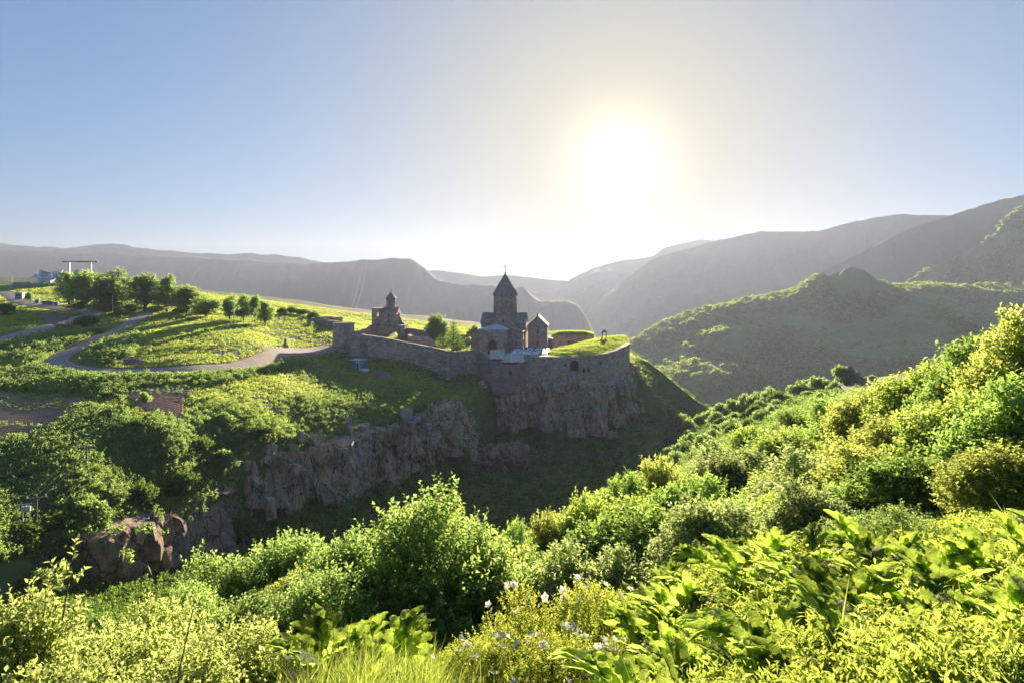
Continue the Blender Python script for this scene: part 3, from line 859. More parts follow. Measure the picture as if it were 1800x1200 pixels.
cliff('rock_cliff', 'brown rock cliff under the bushes at the left end of the ravine', [(95, 962, 1062, 75), (130, 938, 1058, 77), (172, 925, 1050, 80), (217, 912, 1035, 83.5), (260, 903, 1000, 88), (300, 893, 985, 93), (340, 880, 960, 98), (372, 862, 930, 103), (418, 846, 915, 110)], M['rock_dark'], ROCKS_D, 24, 1.7, 1, 2.8, 2.0, 1.0, 2.0, 0.5)
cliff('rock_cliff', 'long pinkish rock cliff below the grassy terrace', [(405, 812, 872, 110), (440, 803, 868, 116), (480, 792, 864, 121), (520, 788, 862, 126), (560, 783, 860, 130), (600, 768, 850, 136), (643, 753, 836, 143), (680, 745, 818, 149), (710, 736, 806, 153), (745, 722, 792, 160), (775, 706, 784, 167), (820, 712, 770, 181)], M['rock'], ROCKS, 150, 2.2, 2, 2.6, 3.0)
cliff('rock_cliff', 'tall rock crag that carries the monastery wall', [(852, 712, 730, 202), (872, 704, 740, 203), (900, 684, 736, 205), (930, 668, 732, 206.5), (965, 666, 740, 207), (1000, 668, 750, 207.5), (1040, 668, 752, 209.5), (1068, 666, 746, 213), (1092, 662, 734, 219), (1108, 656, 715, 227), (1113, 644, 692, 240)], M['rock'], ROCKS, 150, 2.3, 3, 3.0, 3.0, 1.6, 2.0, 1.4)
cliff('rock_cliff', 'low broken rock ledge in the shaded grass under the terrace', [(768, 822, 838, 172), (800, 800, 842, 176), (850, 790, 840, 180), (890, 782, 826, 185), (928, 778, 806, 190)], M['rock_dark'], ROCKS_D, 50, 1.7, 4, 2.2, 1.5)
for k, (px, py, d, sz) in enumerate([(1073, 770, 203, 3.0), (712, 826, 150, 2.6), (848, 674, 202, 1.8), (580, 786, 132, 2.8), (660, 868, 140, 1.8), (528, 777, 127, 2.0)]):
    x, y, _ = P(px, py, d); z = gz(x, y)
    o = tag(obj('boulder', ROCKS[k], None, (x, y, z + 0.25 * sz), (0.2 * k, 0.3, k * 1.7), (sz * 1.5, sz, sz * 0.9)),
            ['grey boulder slab in the shaded grass under the crag', 'boulder in the grass below the long pinkish cliff', 'pale boulder at the foot of the inner wall corner',
             'large grey boulder on the rim of the long cliff', 'small boulder on the dark slope under the long cliff', 'grey boulder at the left rim of the long cliff'][k], 'boulder', 'loose boulders')


# ================================================================== MONASTERY
def wall_strip(name, path, thick, mat, parent, o0, jit=0.25, sink=2.0, step=1.0, seed=0, closed_top=True):
    """path: (x, y, ztop, zbase) in world units; a closed solid strip wall"""
    pts = np.array(path, float)
    seg = np.concatenate([[0], np.cumsum(np.linalg.norm(np.diff(pts[:, :2], axis=0), axis=1))])
    n = max(2, int(seg[-1] / step) + 1); s = np.linspace(0, seg[-1], n)
    c = np.stack([np.interp(s, seg, pts[:, k]) for k in range(4)], 1)
    tg = np.gradient(c[:, :2], axis=0); tg /= np.linalg.norm(tg, axis=1)[:, None]
    nr = np.stack([-tg[:, 1], tg[:, 0]], 1)
    zt = c[:, 2] + jit * (fbm(s / 2.5, s * 0, 3, seed) * 2)
    zb = c[:, 3] - sink
    mb = MB(); vs = []; fs = []
    for i in range(n):
        a = c[i, :2]; b = a + nr[i] * thick
        vs += [(a[0], a[1], zb[i]), (b[0], b[1], zb[i]), (b[0], b[1], zt[i]), (a[0], a[1], zt[i])]
    for i in range(n - 1):
        p, q = 4 * i, 4 * i + 4
        for k in range(4):
            l = (k + 1) % 4
            fs.append([p + k, q + k, q + l, p + l])
    fs.append([0, 1, 2, 3]); fs.append([4 * n - 1, 4 * n - 2, 4 * n - 3, 4 * n - 4])
    mb.add(np.array(vs) - np.tile(o0, (len(vs), 1)), fs)
    return mb.build(name, mat, parent)


def cut(o, mb):
    """cut real openings into a mesh"""
    c = bpy.data.objects.new('cutter', mb.mesh('cutter', M['dark'])); COL.objects.link(c)
    c.parent = o.parent; c.location = (0, 0, 0)
    md = o.modifiers.new('openings', 'BOOLEAN'); md.object = c; md.solver = 'EXACT'; md.operation = 'DIFFERENCE'
    bpy.context.view_layer.update()
    dg = bpy.context.evaluated_depsgraph_get()
    me = bpy.data.meshes.new_from_object(o.evaluated_get(dg))
    o.modifiers.clear(); o.data = me
    bpy.data.objects.remove(c)
    return o


def wp(px, pt, pb, d):
    a = P(px, pt, d); b = P(px, pb, d)
    return (a[0], a[1], a[2], b[2])


# corner tower and the curtain wall
tx, ty, _ = P(604, 620, 208); tz = gz(tx, ty)
t = empty('corner_tower', 'squat round stone tower at the left end of the long wall', 'tower', (tx, ty, tz))
mb = MB(); zt_ = P(604, 568, 206)[2] - tz
mb.ngon(14, 3.35, 3.2, -3, zt_ - 0.5); mb.ngon(14, 3.35, 3.3, zt_ - 0.5, zt_)
tb = mb.build('tower_body', M['wall_stone'], t)
cutm = MB(); cutm.box(-2.0, -1.55, -4, -2.4, zt_ - 1.9, zt_ - 1.2); cutm.box(0.9, 1.35, -4, -2.4, zt_ - 1.9, zt_ - 1.2)
cut(tb, cutm)
mb = MB(); mb.ngon(14, 2.7, 2.7, zt_ + 0.004, zt_ + 0.1); mb.build('turf_top', M['ground'], t)

t = empty('fortress_wall', 'long grey stone curtain wall sloping down from the corner tower to the inner corner', 'wall', P(710, 632, 203))
o0 = np.array(t.location)
path = [wp(614, 584, 622, 204), wp(640, 588, 624, 203.5), wp(675, 594, 628, 203), wp(710, 600, 633, 202.5), wp(750, 608, 643, 201.5), wp(786, 616, 668, 200)]
wall_strip('wall_section', path, 1.3, M['wall_stone'], t, o0, 0.22, 3.0, 1.0, 3)
path = [wp(786.5, 616, 668, 200.2), wp(800, 617.5, 668, 203.5), wp(820, 617, 664, 208), wp(842, 615, 662, 211)]
wall_strip('wall_section', path, 1.3, M['wall_stone'], t, o0, 0.15, 4.0, 1.0, 5)
path = [wp(842.5, 615, 664, 210.8), wp(852, 623, 672, 208), wp(862, 630, 680, 205.5), wp(870, 633, 690, 204)]
wall_strip('wall_section', path, 1.2, M['red_stone'], t, o0, 0.10, 4.0, 0.8, 6)
mb = MB(); q = P(787, 668, 199.6) - o0
mb.extrude([(q[0] - 0.7, q[1] - 0.5), (q[0] + 0.7, q[1] - 0.6), (q[0] + 0.5, q[1] + 0.8), (q[0] - 0.6, q[1] + 0.8)], 'z', q[2] - 3, P(787, 622, 199.6)[2] - o0[2])
mb.build('buttress', M['wall_stone'], t)

# wall that climbs from the tower to the gate church
t = empty('climbing_wall', 'sunlit pinkish wall running back from the tower to the small gate church', 'wall', P(640, 590, 222))
o0 = np.array(t.location)
wall_strip('wall_section', [wp(622, 583, 600, 208), wp(634, 580, 597, 216), wp(648, 574, 592, 226), wp(660, 567, 588, 236)], -1.0, M['red_stone'], t, o0, 0.35, 2.0, 0.8, 8)

# the main church
YAW = math.radians(-5)
base = P(888, 617.5, 240)
ch = empty('monastery_church', 'large stone monastery church with tall conical dome and iron cross', 'church', base, YAW)


def gable_roof(mb, axis, a0, a1, b0, b1, ze, zr, th=0.35, ov=0.4):
    bm_ = (b0 + b1) / 2; k = (zr - ze) / ((b1 - b0) / 2)
    z_o = ze - ov * k
    poly = [(b0 - ov, z_o), (bm_, zr), (b1 + ov, z_o), (b1 + ov, z_o + th), (bm_, zr + th), (b0 - ov, z_o + th)]
    mb.extrude(poly, axis, a0 - ov, a1 + ov)
    return mb


def gable_body(mb, axis, a0, a1, b0, b1, z0, ze, zr):
    mb.extrude([(b0, z0), (b1, z0), (b1, ze), ((b0 + b1) / 2, zr), (b0, ze)], axis, a0, a1)
    return mb


gable_body(MB(), 'x', -7.7, 7.6, -6, 7, -2, 10.2, 13.25).build('nave', M['stone'], ch)
mb = MB(); gable_roof(mb, 'x', -7.7, 7.6, -6, 7, 10.2, 13.25, 0.35, 0.25); mb.build('nave_roof', M['roof_stone'], ch)
gable_body(MB(), 'y', -6.9, 8, -4.3, 4.3, -2, 10.4, 13.6).build('transept', M['stone'], ch)
mb = MB(); gable_roof(mb, 'y', -6.9, 8, -4.3, 4.3, 10.4, 13.6, 0.35, 0.25); mb.build('transept_roof', M['roof_stone'], ch)
ND = 12
dr = MB().ngon(ND, 4.0, 4.0, 11.0, 19.7, ph=math.pi / ND).build('drum', M['stone'], ch)
cutm = MB()
for k in range(ND):
    a = 2 * math.pi * k / ND
    c, s_ = math.cos(a), math.sin(a)
    for p0, p1 in ((3.6, 4.3),):
        wv = [(-0.17, 14.4), (0.17, 14.4), (0.17, 16.2), (0, 16.45), (-0.17, 16.2)]
        vs = [(p0 * c - u * s_, p0 * s_ + u * c, z) for u, z in wv] + [(p1 * c - u * s_, p1 * s_ + u * c, z) for u, z in wv]
        n = 5
        cutm.add(vs, [list(range(n)), list(range(2 * n - 1, n - 1, -1))] + [[i, i + n, (i + 1) % n + n, (i + 1) % n] for i in range(n)])
cut(dr, cutm)
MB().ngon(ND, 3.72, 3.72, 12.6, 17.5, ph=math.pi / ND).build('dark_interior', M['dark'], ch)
for k in range(ND):                                               # blind arcade: shafts and arches
    a = 2 * math.pi * (k + 0.5) / ND
    mb = MB(); mb.tube([(4.02 * math.cos(a), 4.02 * math.sin(a), z) for z in (13.2, 18.3)], 0.15, 0.13, 6)
    mb.build('arcade_shaft', M['stone'], ch, True)
    a0, a1 = a, a + 2 * math.pi / ND
    pts = []
    for j in range(7):
        f = j / 6; am = a0 + (a1 - a0) * f
        rr = 4.02 * math.cos(math.pi / ND) / math.cos(am - (a0 + a1) / 2)
        pts.append((rr * math.cos(am), rr * math.sin(am), 18.3 + 0.75 * math.sin(math.pi * f)))
    MB().tube(pts, 0.1, 0.1, 5).build('arcade_arch', M['stone'], ch, True)
mb = MB(); mb.ngon(ND, 4.15, 4.35, 19.4, 19.75, ph=math.pi / ND); mb.ngon(ND, 4.1, 4.15, 12.9, 13.2, ph=math.pi / ND); mb.build('drum_cornice', M['roof_stone'], ch)
rf = MB().cone(ND, 4.55, 19.8, 27.4, ph=math.pi / ND).build('dome_roof', M['roof_stone'], ch)
mb = MB()
for k in range(ND):
    a = 2 * math.pi * (k + 0.5) / ND
    mb = MB(); mb.tube([(4.56 * math.cos(a), 4.56 * math.sin(a), 19.85), (0, 0, 27.45)], 0.11, 0.05, 5)
    mb.build('roof_rib', M['roof_stone'], rf)
mb = MB(); mb.ngon(8, 0.22, 0.16, 27.0, 27.7); mb.tube([(0, 0, 27.6), (0, 0, 30.5)], 0.10, 0.08, 6); mb.tube([(-0.75, 0, 29.6), (0.75, 0, 29.6)], 0.09, 0.09, 6); mb.ngon(6, 0.3, 0.05, 27.7, 28.0)
mb.build('cross', M['iron'], ch)
# narthex in front, with a porch and an annex
gable_body(MB(), 'y', -14, -6.9, -8.0, 7.3, -2, 7.9, 10.2).build('narthex', M['stone'], ch)
mb = MB(); gable_roof(mb, 'y', -14, -7.15, -8.0, 7.3, 7.9, 10.2, 0.3, 0.25); mb.build('narthex_roof', M['roof_stone'], ch)
pf = MB().box(-7.0, 2.35, -18.6, -14.0, -2, 9.0).build('porch', M['stone'], ch)
cutm = MB(); cutm.extrude(arch(-3.75, -0.85, -2.5, 5.9), 'y', -19, -16.2); cut(pf, cutm)
mb = MB(); ol = arch(-4.05, -0.55, 0, 6.2); il = arch(-3.7, -0.9, 0, 5.85)
mb.extrude(ol + il[::-1], 'y', -18.72, -18.3); mb.build('door_surround', M['red_stone'], ch)
d_ = MB().extrude(arch(-3.6, -1.0, -2.4, 5.7), 'y', -16.5, -16.3).build('door', M['wood'], ch)
mb = MB()
for xx in (-3.2, -2.75, -2.3, -1.85, -1.4):
    mb.box(xx - 0.03, xx + 0.03, -16.53, -16.5, -1, 5.0)
mb.build('door_batten', M['iron'], d_)
mb = MB()
x0, x1, y0, y1 = -7.3, 2.65, -18.9, -13.7
mb.add([(x0, y0, 9.0), (x1, y0, 9.0), (x1, y1, 9.0), (x0, y1, 9.0), (x0, y0, 9.15), (x1, y0, 9.15), (x1, y1, 9.15), (x0, y1, 9.15), (-1.3, -15.6, 10.75), (-0.9, -15.6, 10.75)],
       [(0, 3, 2, 1), (0, 1, 5, 4), (1, 2, 6, 5), (2, 3, 7, 6), (3, 0, 4, 7), (4, 5, 9, 8), (5, 6, 9), (6, 7, 8, 9), (7, 4, 8)])
pr = mb.build('porch_roof', M['tin'], ch)
for k in range(11):                                               # standing seams of the tin roof
    f = (k + 0.5) / 11; xa = x0 + (x1 - x0) * f; xb = -1.3 + 0.4 * f
    MB().tube([(xa, y0 + 0.02, 9.17), (xb, -15.6, 10.77)], 0.035, 0.035, 4).build('roof_seam', M['tin'], pr)
for xx in (-6.9, 2.2):
    MB().box(xx - 0.25, xx + 0.25, -18.75, -18.605, -2, 8.9).build('corner_pilaster', M['red_stone'], ch)
mb = MB(); mb.extrude([(-9.4, -2), (-7.003, -2), (-7.003, 8.4), (-9.4, 7.3)], 'y', -17.8, -13.8); mb.build('annex', M['stone'], ch)
mb = MB(); mb.extrude([(-9.7, 7.2), (-7.01, 8.45), (-7.01, 8.7), (-9.7, 7.45)], 'y', -18.1, -13.7); mb.build('annex_roof', M['roof_stone'], ch)
for (x, y, z, wz) in ((-5.8, -6.02, 8.2, 1.5), (5.6, -6.02, 8.2, 1.5), (5.0, -14.02, 4.2, 1.4), (0.0, -6.92, 11.2, 1.2)):
    f_ = MB().box(x - 0.34, x + 0.34, y - 0.1, y + 0.01, z - wz / 2 - 0.15, z + wz / 2 + 0.2).build('window', M['red_stone'], ch)
    MB().box(x - 0.17, x + 0.17, y - 0.13, y - 0.098, z - wz / 2, z + wz / 2).build('pane', M['dark'], f_)
for (y, z, wz) in ((-3.5, 8.0, 1.8), (3.5, 8.0, 1.8), (-10.5, 4.5, 1.6)):
    xr = 7.62 if y > -6 else 7.32
    f_ = MB().box(xr - 0.01, xr + 0.1, y - 0.4, y + 0.4, z - wz / 2 - 0.15, z + wz / 2 + 0.2).build('window', M['red_stone'], ch)
    MB().box(xr + 0.098, xr + 0.13, y - 0.2, y + 0.2, z - wz / 2, z + wz / 2).build('pane', M['dark'], f_)
mb = MB()
mb.box(-7.85, 7.75, -6.15, -6.003, 9.75, 10.05); mb.build('eaves_cornice', M['roof_stone'], ch)

# gabled chapel beside it
cb = P(945, 617, 232)
cp = empty('gabled_chapel', 'narrow gabled stone chapel standing against the right side of the main church', 'chapel', cb, YAW)
gable_body(MB(), 'y', 0, 10, -3.3, 3.3, -2, 8.6, 11.7).build('chapel_body', M['stone'], cp)
mb = MB(); gable_roof(mb, 'y', 0, 10, -3.3, 3.3, 8.6, 11.7, 0.32, 0.3); rr_ = mb.build('roof', M['roof_stone'], cp)
mb = MB(); mb.ngon(6, 0.28, 0.12, 11.9, 12.6, (0, 0.2)); mb.tube([(-0.25, 0.2, 12.45), (0.25, 0.2, 12.45)], 0.06); mb.build('finial', M['iron'], cp)
for (x, z) in ((0, 6.6), (0, 2.6)):
    f_ = MB().box(x - 0.42, x + 0.42, -0.12, 0.01, z - 0.9, z + 0.95).build('window', M['red_stone'], cp)
    MB().extrude(arch(x - 0.22, x + 0.22, z - 0.7, z + 0.75), 'y', -0.15, -0.115).build('pane', M['dark'], f_)
MB().box(-3.36, 3.36, -0.08, -0.003, 8.2, 8.5).build('string_course', M['roof_stone'], cp)

# range on the crag: curved outer wall with a turf roof
t = empty('crag_range', 'curved stone range on the crag edge with arched opening and turf roof', 'building', P(1010, 652, 210))
o0 = np.array(t.location)
outer = [wp(922, 622, 662, 206.5), wp(945, 626, 664, 206.8), wp(975, 627, 666, 207.2), wp(1010, 626.5, 668, 208), wp(1043, 625, 670, 209.8), wp(1066, 621, 668, 212.5), wp(1085, 615, 664, 216.5), wp(1098, 609, 660, 222), wp(1106, 604.5, 655, 229), wp(1107, 600.5, 650, 242), wp(1102, 598, 640, 256)]
ow = wall_strip('outer_wall', outer, 1.6, M['wall_stone'], t, o0, 0.12, 3.5, 1.0, 12)
q = P(1009.5, 650, 208) - o0
cutm = MB(); cutm.extrude(arch(q[0] - 1.35, q[0] + 1.35, q[2] - 0.4, q[2] + 3.0), 'y', q[1] - 3, q[1] + 2.4)
for px in (1026.5, 1035.5, 1058, 993):
    a = P(px, 651, 209) - o0
    h = 1.3 if px < 1050 and px > 1000 else 0.9
    up = 0 if 1000 < px < 1050 else 2.0
    cutm.box(a[0] - 0.33, a[0] + 0.33, a[1] - 3, a[1] + 2.6 + (2.0 if px > 1050 else 0), a[2] + up - 0.6, a[2] + up - 0.6 + h)
cut(ow, cutm)
for px0, px1, d0 in ((984, 1020, 210.6), (1020.2, 1046, 212.2), (1050, 1066, 214.6)):     # solid dark blocks, painting the indoor shade seen through the openings
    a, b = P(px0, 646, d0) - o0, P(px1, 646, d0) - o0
    MB().box(a[0], b[0], a[1], a[1] + 2.0, q[2] - 1.5, q[2] + 3.6).build('shade_block', M['dark'], t)
mb = MB(); ol = arch(q[0] - 1.7, q[0] + 1.7, q[2] - 0.4, q[2] + 3.35); il = arch(q[0] - 1.36, q[0] + 1.36, q[2] - 0.4, q[2] + 3.0)
mb.extrude(ol + il[::-1], 'y', q[1] - 0.22, q[1] + 0.3); mb.build('arch_surround', M['red_stone'], t)
# turf roof: a grassy mound filling the inside of the curved wall
tpoly = [P(px, py, d)[:2] for px, py, d in [(962, 627, 208), (1010, 626, 209), (1043, 625, 211), (1066, 621, 213.5), (1085, 615, 217.5), (1097, 609, 223), (1104, 604, 230), (1105, 600, 243), (1099, 598, 255), (1060, 600, 250), (1030, 606, 240), (1000, 612, 230), (968, 618, 222)]]


def turf(name, poly, zf, parent, o0, step=0.7):
    poly = np.array(poly)
    lo, hi = poly.min(0), poly.max(0)
    gx = np.arange(lo[0], hi[0] + step, step); gy = np.arange(lo[1], hi[1] + step, step)
    Yg, Xg = np.meshgrid(gy, gx, indexing='ij')
    ins = inside(Xg, Yg, poly); dd, _ = seg_dist(Xg, Yg, list(poly), True)
    keep = ins | (dd < step * 0.8)
    Z = zf(Xg, Yg, np.where(ins, dd, 0))
    nc = len(gx)
    i = np.arange(len(gy) - 1)[:, None] * nc + np.arange(nc - 1)[None, :]
    q = np.stack([i, i + 1, i + nc + 1, i + nc], -1).reshape(-1, 4)
    k = keep.ravel()[q].all(1)
    me = mesh_np(name, np.stack([Xg.ravel(), Yg.ravel(), Z.ravel()], 1) - o0, q[k], M['ground'], True)
    return obj(name, me, parent)


def turf_z(X, Y, dd):
    zed = -25.55 + 0.055 * (Y - 208)
    return zed + 0.5 * smooth(0, 6, dd) + 0.5 * smooth(3, 14, dd) + 0.5 * fbm(X / 4, Y / 4, 3, 7)


turf('turf_roof', tpoly, turf_z, t, o0)
mb = MB(); a = P(968, 618, 222) - o0; b = P(1060, 600, 250) - o0; b2 = P(1099, 598, 255) - o0
for (p, q2) in ((a, b), (b, b2)):
    mb.add([(p[0], p[1], p[2] - 6), (q2[0], q2[1], q2[2] - 6), (q2[0], q2[1], q2[2] + 0.05), (p[0], p[1], p[2] + 0.05), (p[0], p[1] + 0.8, p[2] - 6), (q2[0], q2[1] + 0.8, q2[2] - 6), (q2[0], q2[1] + 0.8, q2[2] + 0.05), (p[0], p[1] + 0.8, p[2] + 0.05)],
           [(0, 1, 2, 3), (4, 7, 6, 5), (0, 4, 5, 1), (1, 5, 6, 2), (2, 6, 7, 3), (3, 7, 4, 0)])
mb.build('inner_wall', M['wall_stone'], t)

# low range whose roof lies under the tarpaulins
t = empty('covered_range', 'low stone range between church and outer wall, roofed with blue and white sheeting', 'building', P(925, 640, 214))
o0 = np.array(t.location)
A, B, C_, D = P(884, 626.5, 210.5) - o0, P(964, 626.8, 209.5) - o0, P(966, 612, 224) - o0, P(906, 611.5, 223) - o0
mb = MB(); mb.add([tuple(p - np.array([0, 0, 0.1])) for p in (A, B, C_, D)] + [(p[0], p[1], -9) for p in (A, B, C_, D)], [(0, 1, 2, 3), (7, 6, 5, 4), (0, 4, 5, 1), (1, 5, 6, 2), (2, 6, 7, 3), (3, 7, 4, 0)])
mb.build('range_body', M['red_stone'], t)


def sheet(name, c4, n, mat, parent, lift, wr, seed):
    a, b, c, d = [np.array(q, float) for q in c4]
    s = np.linspace(0, 1, n)[None, :, None]; tt = np.linspace(0, 1, n)[:, None, None]
    q = (a * (1 - s) + b * s) * (1 - tt) + (d * (1 - s) + c * s) * tt
    q = q.reshape(-1, 3)
    q[:, 2] += lift + wr * fbm(q[:, 0] / 1.1, q[:, 1] / 1.1, 3, seed)
    q[:, :2] += 0.35 * np.stack([fbm(q[:, 1] / 1.5, q[:, 0] / 3, 2, seed + 1), fbm(q[:, 0] / 1.5, q[:, 1] / 3, 2, seed + 2)], 1)
    return obj(name, grid_mesh(name, q, n, n, mat, True), parent)


tp = empty('tarpaulin', 'blue and white tarpaulin sheets weighted with stones on the low range roof', 'tarpaulin', t.location)
sheet('blue_sheet', (A, B, C_, D), 26, M['tarp_blue'], tp, 0.12, 0.25, 3)


def bil(u, v):
    return (A * (1 - u) + B * u) * (1 - v) + (D * (1 - u) + C_ * u) * v


rr = np.random.default_rng(5)
for (u0, u1, v0, v1) in ((0.08, 0.34, 0.12, 0.85), (0.36, 0.55, 0.10, 0.9), (0.57, 0.78, 0.12, 0.62), (0.60, 0.80, 0.66, 0.95), (0.82, 0.97, 0.2, 0.9), (0.2, 0.5, 0.88, 0.98)):
    j = rr.uniform(-0.03, 0.03, 8)
    sheet('white_sheet', (bil(u0 + j[0], v0 + j[1]), bil(u1 + j[2], v0 + j[3]), bil(u1 + j[4], v1 + j[5]), bil(u0 + j[6], v1 + j[7])), 14, M['tarp_white'], tp, 0.33, 0.25, 7)
for k in range(30):
    p = bil(rr.uniform(0.05, 0.95), rr.uniform(0.1, 0.92))
    obj('weight_stone', ROCKS_D[k % 6], tp, p + np.array([0, 0, 0.5]), (0, 0, k), np.array([0.9, 0.6, 0.35]) * rr.uniform(0.5, 1.0))

# reddish house below, built against the wall
t = empty('lean_to_house', 'reddish stone house with pale sheet roofs built against the wall below the church', 'house', P(892, 672, 204))
o0 = np.array(t.location)


def block(mb, px0, px1, pyt, pyb, d0, d1):
    a, b = P(px0, pyt, d0) - o0, P(px1, pyt, d0) - o0
    zb = P(px0, pyb, d0)[2] - o0[2]
    mb.box(a[0], b[0], d0 - o0[1], d1 - o0[1], zb, a[2])
    return mb


block(MB(), 866, 884, 633, 692, 203.2, 214).build('side_wing', M['red_stone'], t)
block(MB(), 884.2, 911, 640, 690, 201.5, 212).build('front_wing', M['red_stone'], t)
block(MB(), 911.2, 924, 634, 684, 203.5, 213).build('right_wing', M['red_stone'], t)
for (x0, x1, py, d0, d1, tilt) in ((860, 886, 631.5, 203, 214.5, 1.4), (880, 922, 637.5, 200.8, 213, 1.1)):
    a, b = P(x0, py, d0) - o0, P(x1, py, d0) - o0
    n = 17
    vs = []; fs = []
    for k in range(n):
        x = a[0] + (b[0] - a[0]) * k / (n - 1); w_ = 0.12 * (k % 2)
        y0_ = d0 - o0[1] + 0.5 * math.sin(k * 1.3 + x0)
        vs += [(x, y0_, a[2] + 0.2 + w_), (x, d1 - o0[1], a[2] + 0.2 + tilt + w_), (x, y0_, a[2] + 0.1 + w_), (x, d1 - o0[1], a[2] + 0.1 + tilt + w_)]
    for k in range(n - 1):
        p, q2 = 4 * k, 4 * k + 4
        fs += [(p, q2, q2 + 1, p + 1), (p + 2, p + 3, q2 + 3, q2 + 2), (p, p + 2, q2 + 2, q2), (p + 1, q2 + 1, q2 + 3, p + 3)]
    fs += [(0, 1, 3, 2), (4 * n - 4, 4 * n - 2, 4 * n - 1, 4 * n - 3)]
    MB().add(vs, fs).build('sheet_roof', M['slate_sheet'], t)
a = P(897, 655, 201.5) - o0
f_ = MB().box(a[0] - 0.5, a[0] + 0.5, a[1] - 0.08, a[1] + 0.02, a[2] - 0.6, a[2] + 0.6).build('window', M['wood'], t)
MB().box(a[0] - 0.38, a[0] + 0.38, a[1] - 0.11, a[1] - 0.078, a[2] - 0.48, a[2] + 0.48).build('pane', M['dark'], f_)
a = P(912.5, 640, 201.5) - o0
MB().box(a[0] - 0.35, a[0] + 0.35, a[1] - 0.25, a[1] + 0.3, a[2] - 10, a[2] + 0.6).build('downpipe_pier', M['wall_stone'], t)

# range at the back with a turf roof
t = empty('rear_range', 'long low stone range with turf roof and dark windows behind the crag wall', 'building', P(1010, 608, 256))
o0 = np.array(t.location)
a, b = P(972, 588, 254) - o0, P(1044, 591, 254) - o0
rb = MB().box(a[0], b[0], -2, 9, -4, a[2] - 0.1).build('range_body', M['wall_stone'], t)
cutm = MB()
for px in (985, 999.5, 1004.5):
    x = (px - CX) / F * 254 - o0[0]
    cutm.box(x - 0.42, x + 0.42, -3, -1, a[2] - 3.4, a[2] - 2.2)
cut(rb, cutm)
tt_poly = [(a[0] + o0[0] - 0.3, 253.6), (b[0] + o0[0] + 0.3, 253.6), (b[0] + o0[0] + 0.3, 265), (a[0] + o0[0] - 0.3, 265)]
zt0 = a[2] + o0[2]
turf('turf_roof', tt_poly, lambda X, Y, dd: zt0 + 0.1 + 0.7 * smooth(0, 4, dd) + 0.5 * fbm(X / 3, Y / 3, 3, 2), t, o0, 0.5)
# small things on the roof terrace
pz = P(1062, 600, 246)
t = empty('roof_belfry', 'tiny open belfry with a tiled cap on the turf of the crag range', 'belfry', (pz[0], pz[1], turf_z(np.array(pz[0]), np.array(pz[1]), np.array(6.0)) - 0.2), YAW)
for sx in (-0.7, 0.7):
    for sy in (-0.6, 0.6):
        MB().box(sx - 0.16, sx + 0.16, sy - 0.16, sy + 0.16, -0.3, 1.7).build('post', M['stone'], t)
mb = MB(); mb.add([(-1.25, -1.1, 1.7), (1.25, -1.1, 1.7), (1.25, 1.1, 1.7), (-1.25, 1.1, 1.7), (-0.3, 0, 2.6), (0.3, 0, 2.6)], [(0, 3, 2, 1), (0, 1, 5, 4), (1, 2, 5), (2, 3, 4, 5), (3, 0, 4)]); mb.build('cap_roof', M['roof_stone'], t)
sz_ = P(966, 610, 240)
t = empty('stone_shed', 'small brown stone shed between chapel and rear range', 'shed', sz_)
MB().box(-1.4, 1.2, 0, 3, -2, 2.6).build('shed_body', M['red_stone'], t)
MB().extrude([(-1.6, 2.6), (1.4, 2.6), (1.3, 2.9), (-0.4, 3.3), (-1.5, 2.95)], 'y', -0.2, 3.2).build('shed_roof', M['roof_stone'], t)
sz_ = P(1090, 603, 247)
t = empty('roof_hatch', 'low dark stone hatch on the far rim of the crag range roof', 'hatch', sz_)
MB().extrude([(-1.6, -1), (1.6, -1), (1.5, 0.7), (-1.3, 1.0)], 'y', 0, 2).build('hatch_body', M['wall_stone'], t)
MB().extrude([(-1.5, 1.003), (1.7, 0.68), (1.7, 0.85), (-1.5, 1.2)], 'y', -0.15, 2.15).build('hatch_slab', M['roof_stone'], t)

# gate church
gb = P(684, 597, 236)
g = empty('gate_church', 'small dark stone church with round belfry and gate arch above the long wall', 'church', gb, math.radians(-4))
k_ = 236 / F
gl = MB().box(-5.7, 5.7, -2, 5, -3, 4.9).build('gatehouse', M['wall_stone'], g)
cutm = MB(); cutm.extrude(arch(0.85, 3.5, -3.5, 3.2), 'y', -3, 6); cut(gl, cutm)
mb = MB(); ol = arch(0.5, 3.85, -2, 3.55); il = arch(0.86, 3.49, -2, 3.19); mb.extrude(ol + il[::-1], 'y', -2.15, -1.8); mb.build('arch_surround', M['red_stone'], g)
MB().box(5.1, 5.95, -2.25, -1.2, -3, 5.1).build('pilaster', M['red_stone'], g)
MB().box(-5.85, 5.85, -2.2, 5.2, 4.903, 5.1).build('gatehouse_slab', M['roof_stone'], g)
tw = MB().box(-6.1, -2.5, 0, 4.5, 5.103, 10.9).build('square_tower', M['wall_stone'], g)
cutm = MB(); cutm.extrude(arch(-4.35, -3.55, 8.0, 9.7), 'y', -1, 6); cut(tw, cutm)
gable_body(MB(), 'y', -0.8, 6, -2.45, 2.6, 5.103, 8.9, 11.0).build('church_body', M['stone'], g)
mb = MB(); gable_roof(mb, 'y', -0.8, 6, -2.45, 2.6, 8.9, 11.0, 0.28, 0.2); mb.build('church_roof', M['roof_stone'], g)
gable_body(MB(), 'x', -2.6, 2.75, 0.9, 5.0, 5.103, 9.6, 11.2).build('cross_arm', M['stone'], g)
dr = MB().ngon(8, 1.65, 1.65, 10.0, 13.9, (0.05, 2.6), math.pi / 8).build('drum', M['stone'], g)
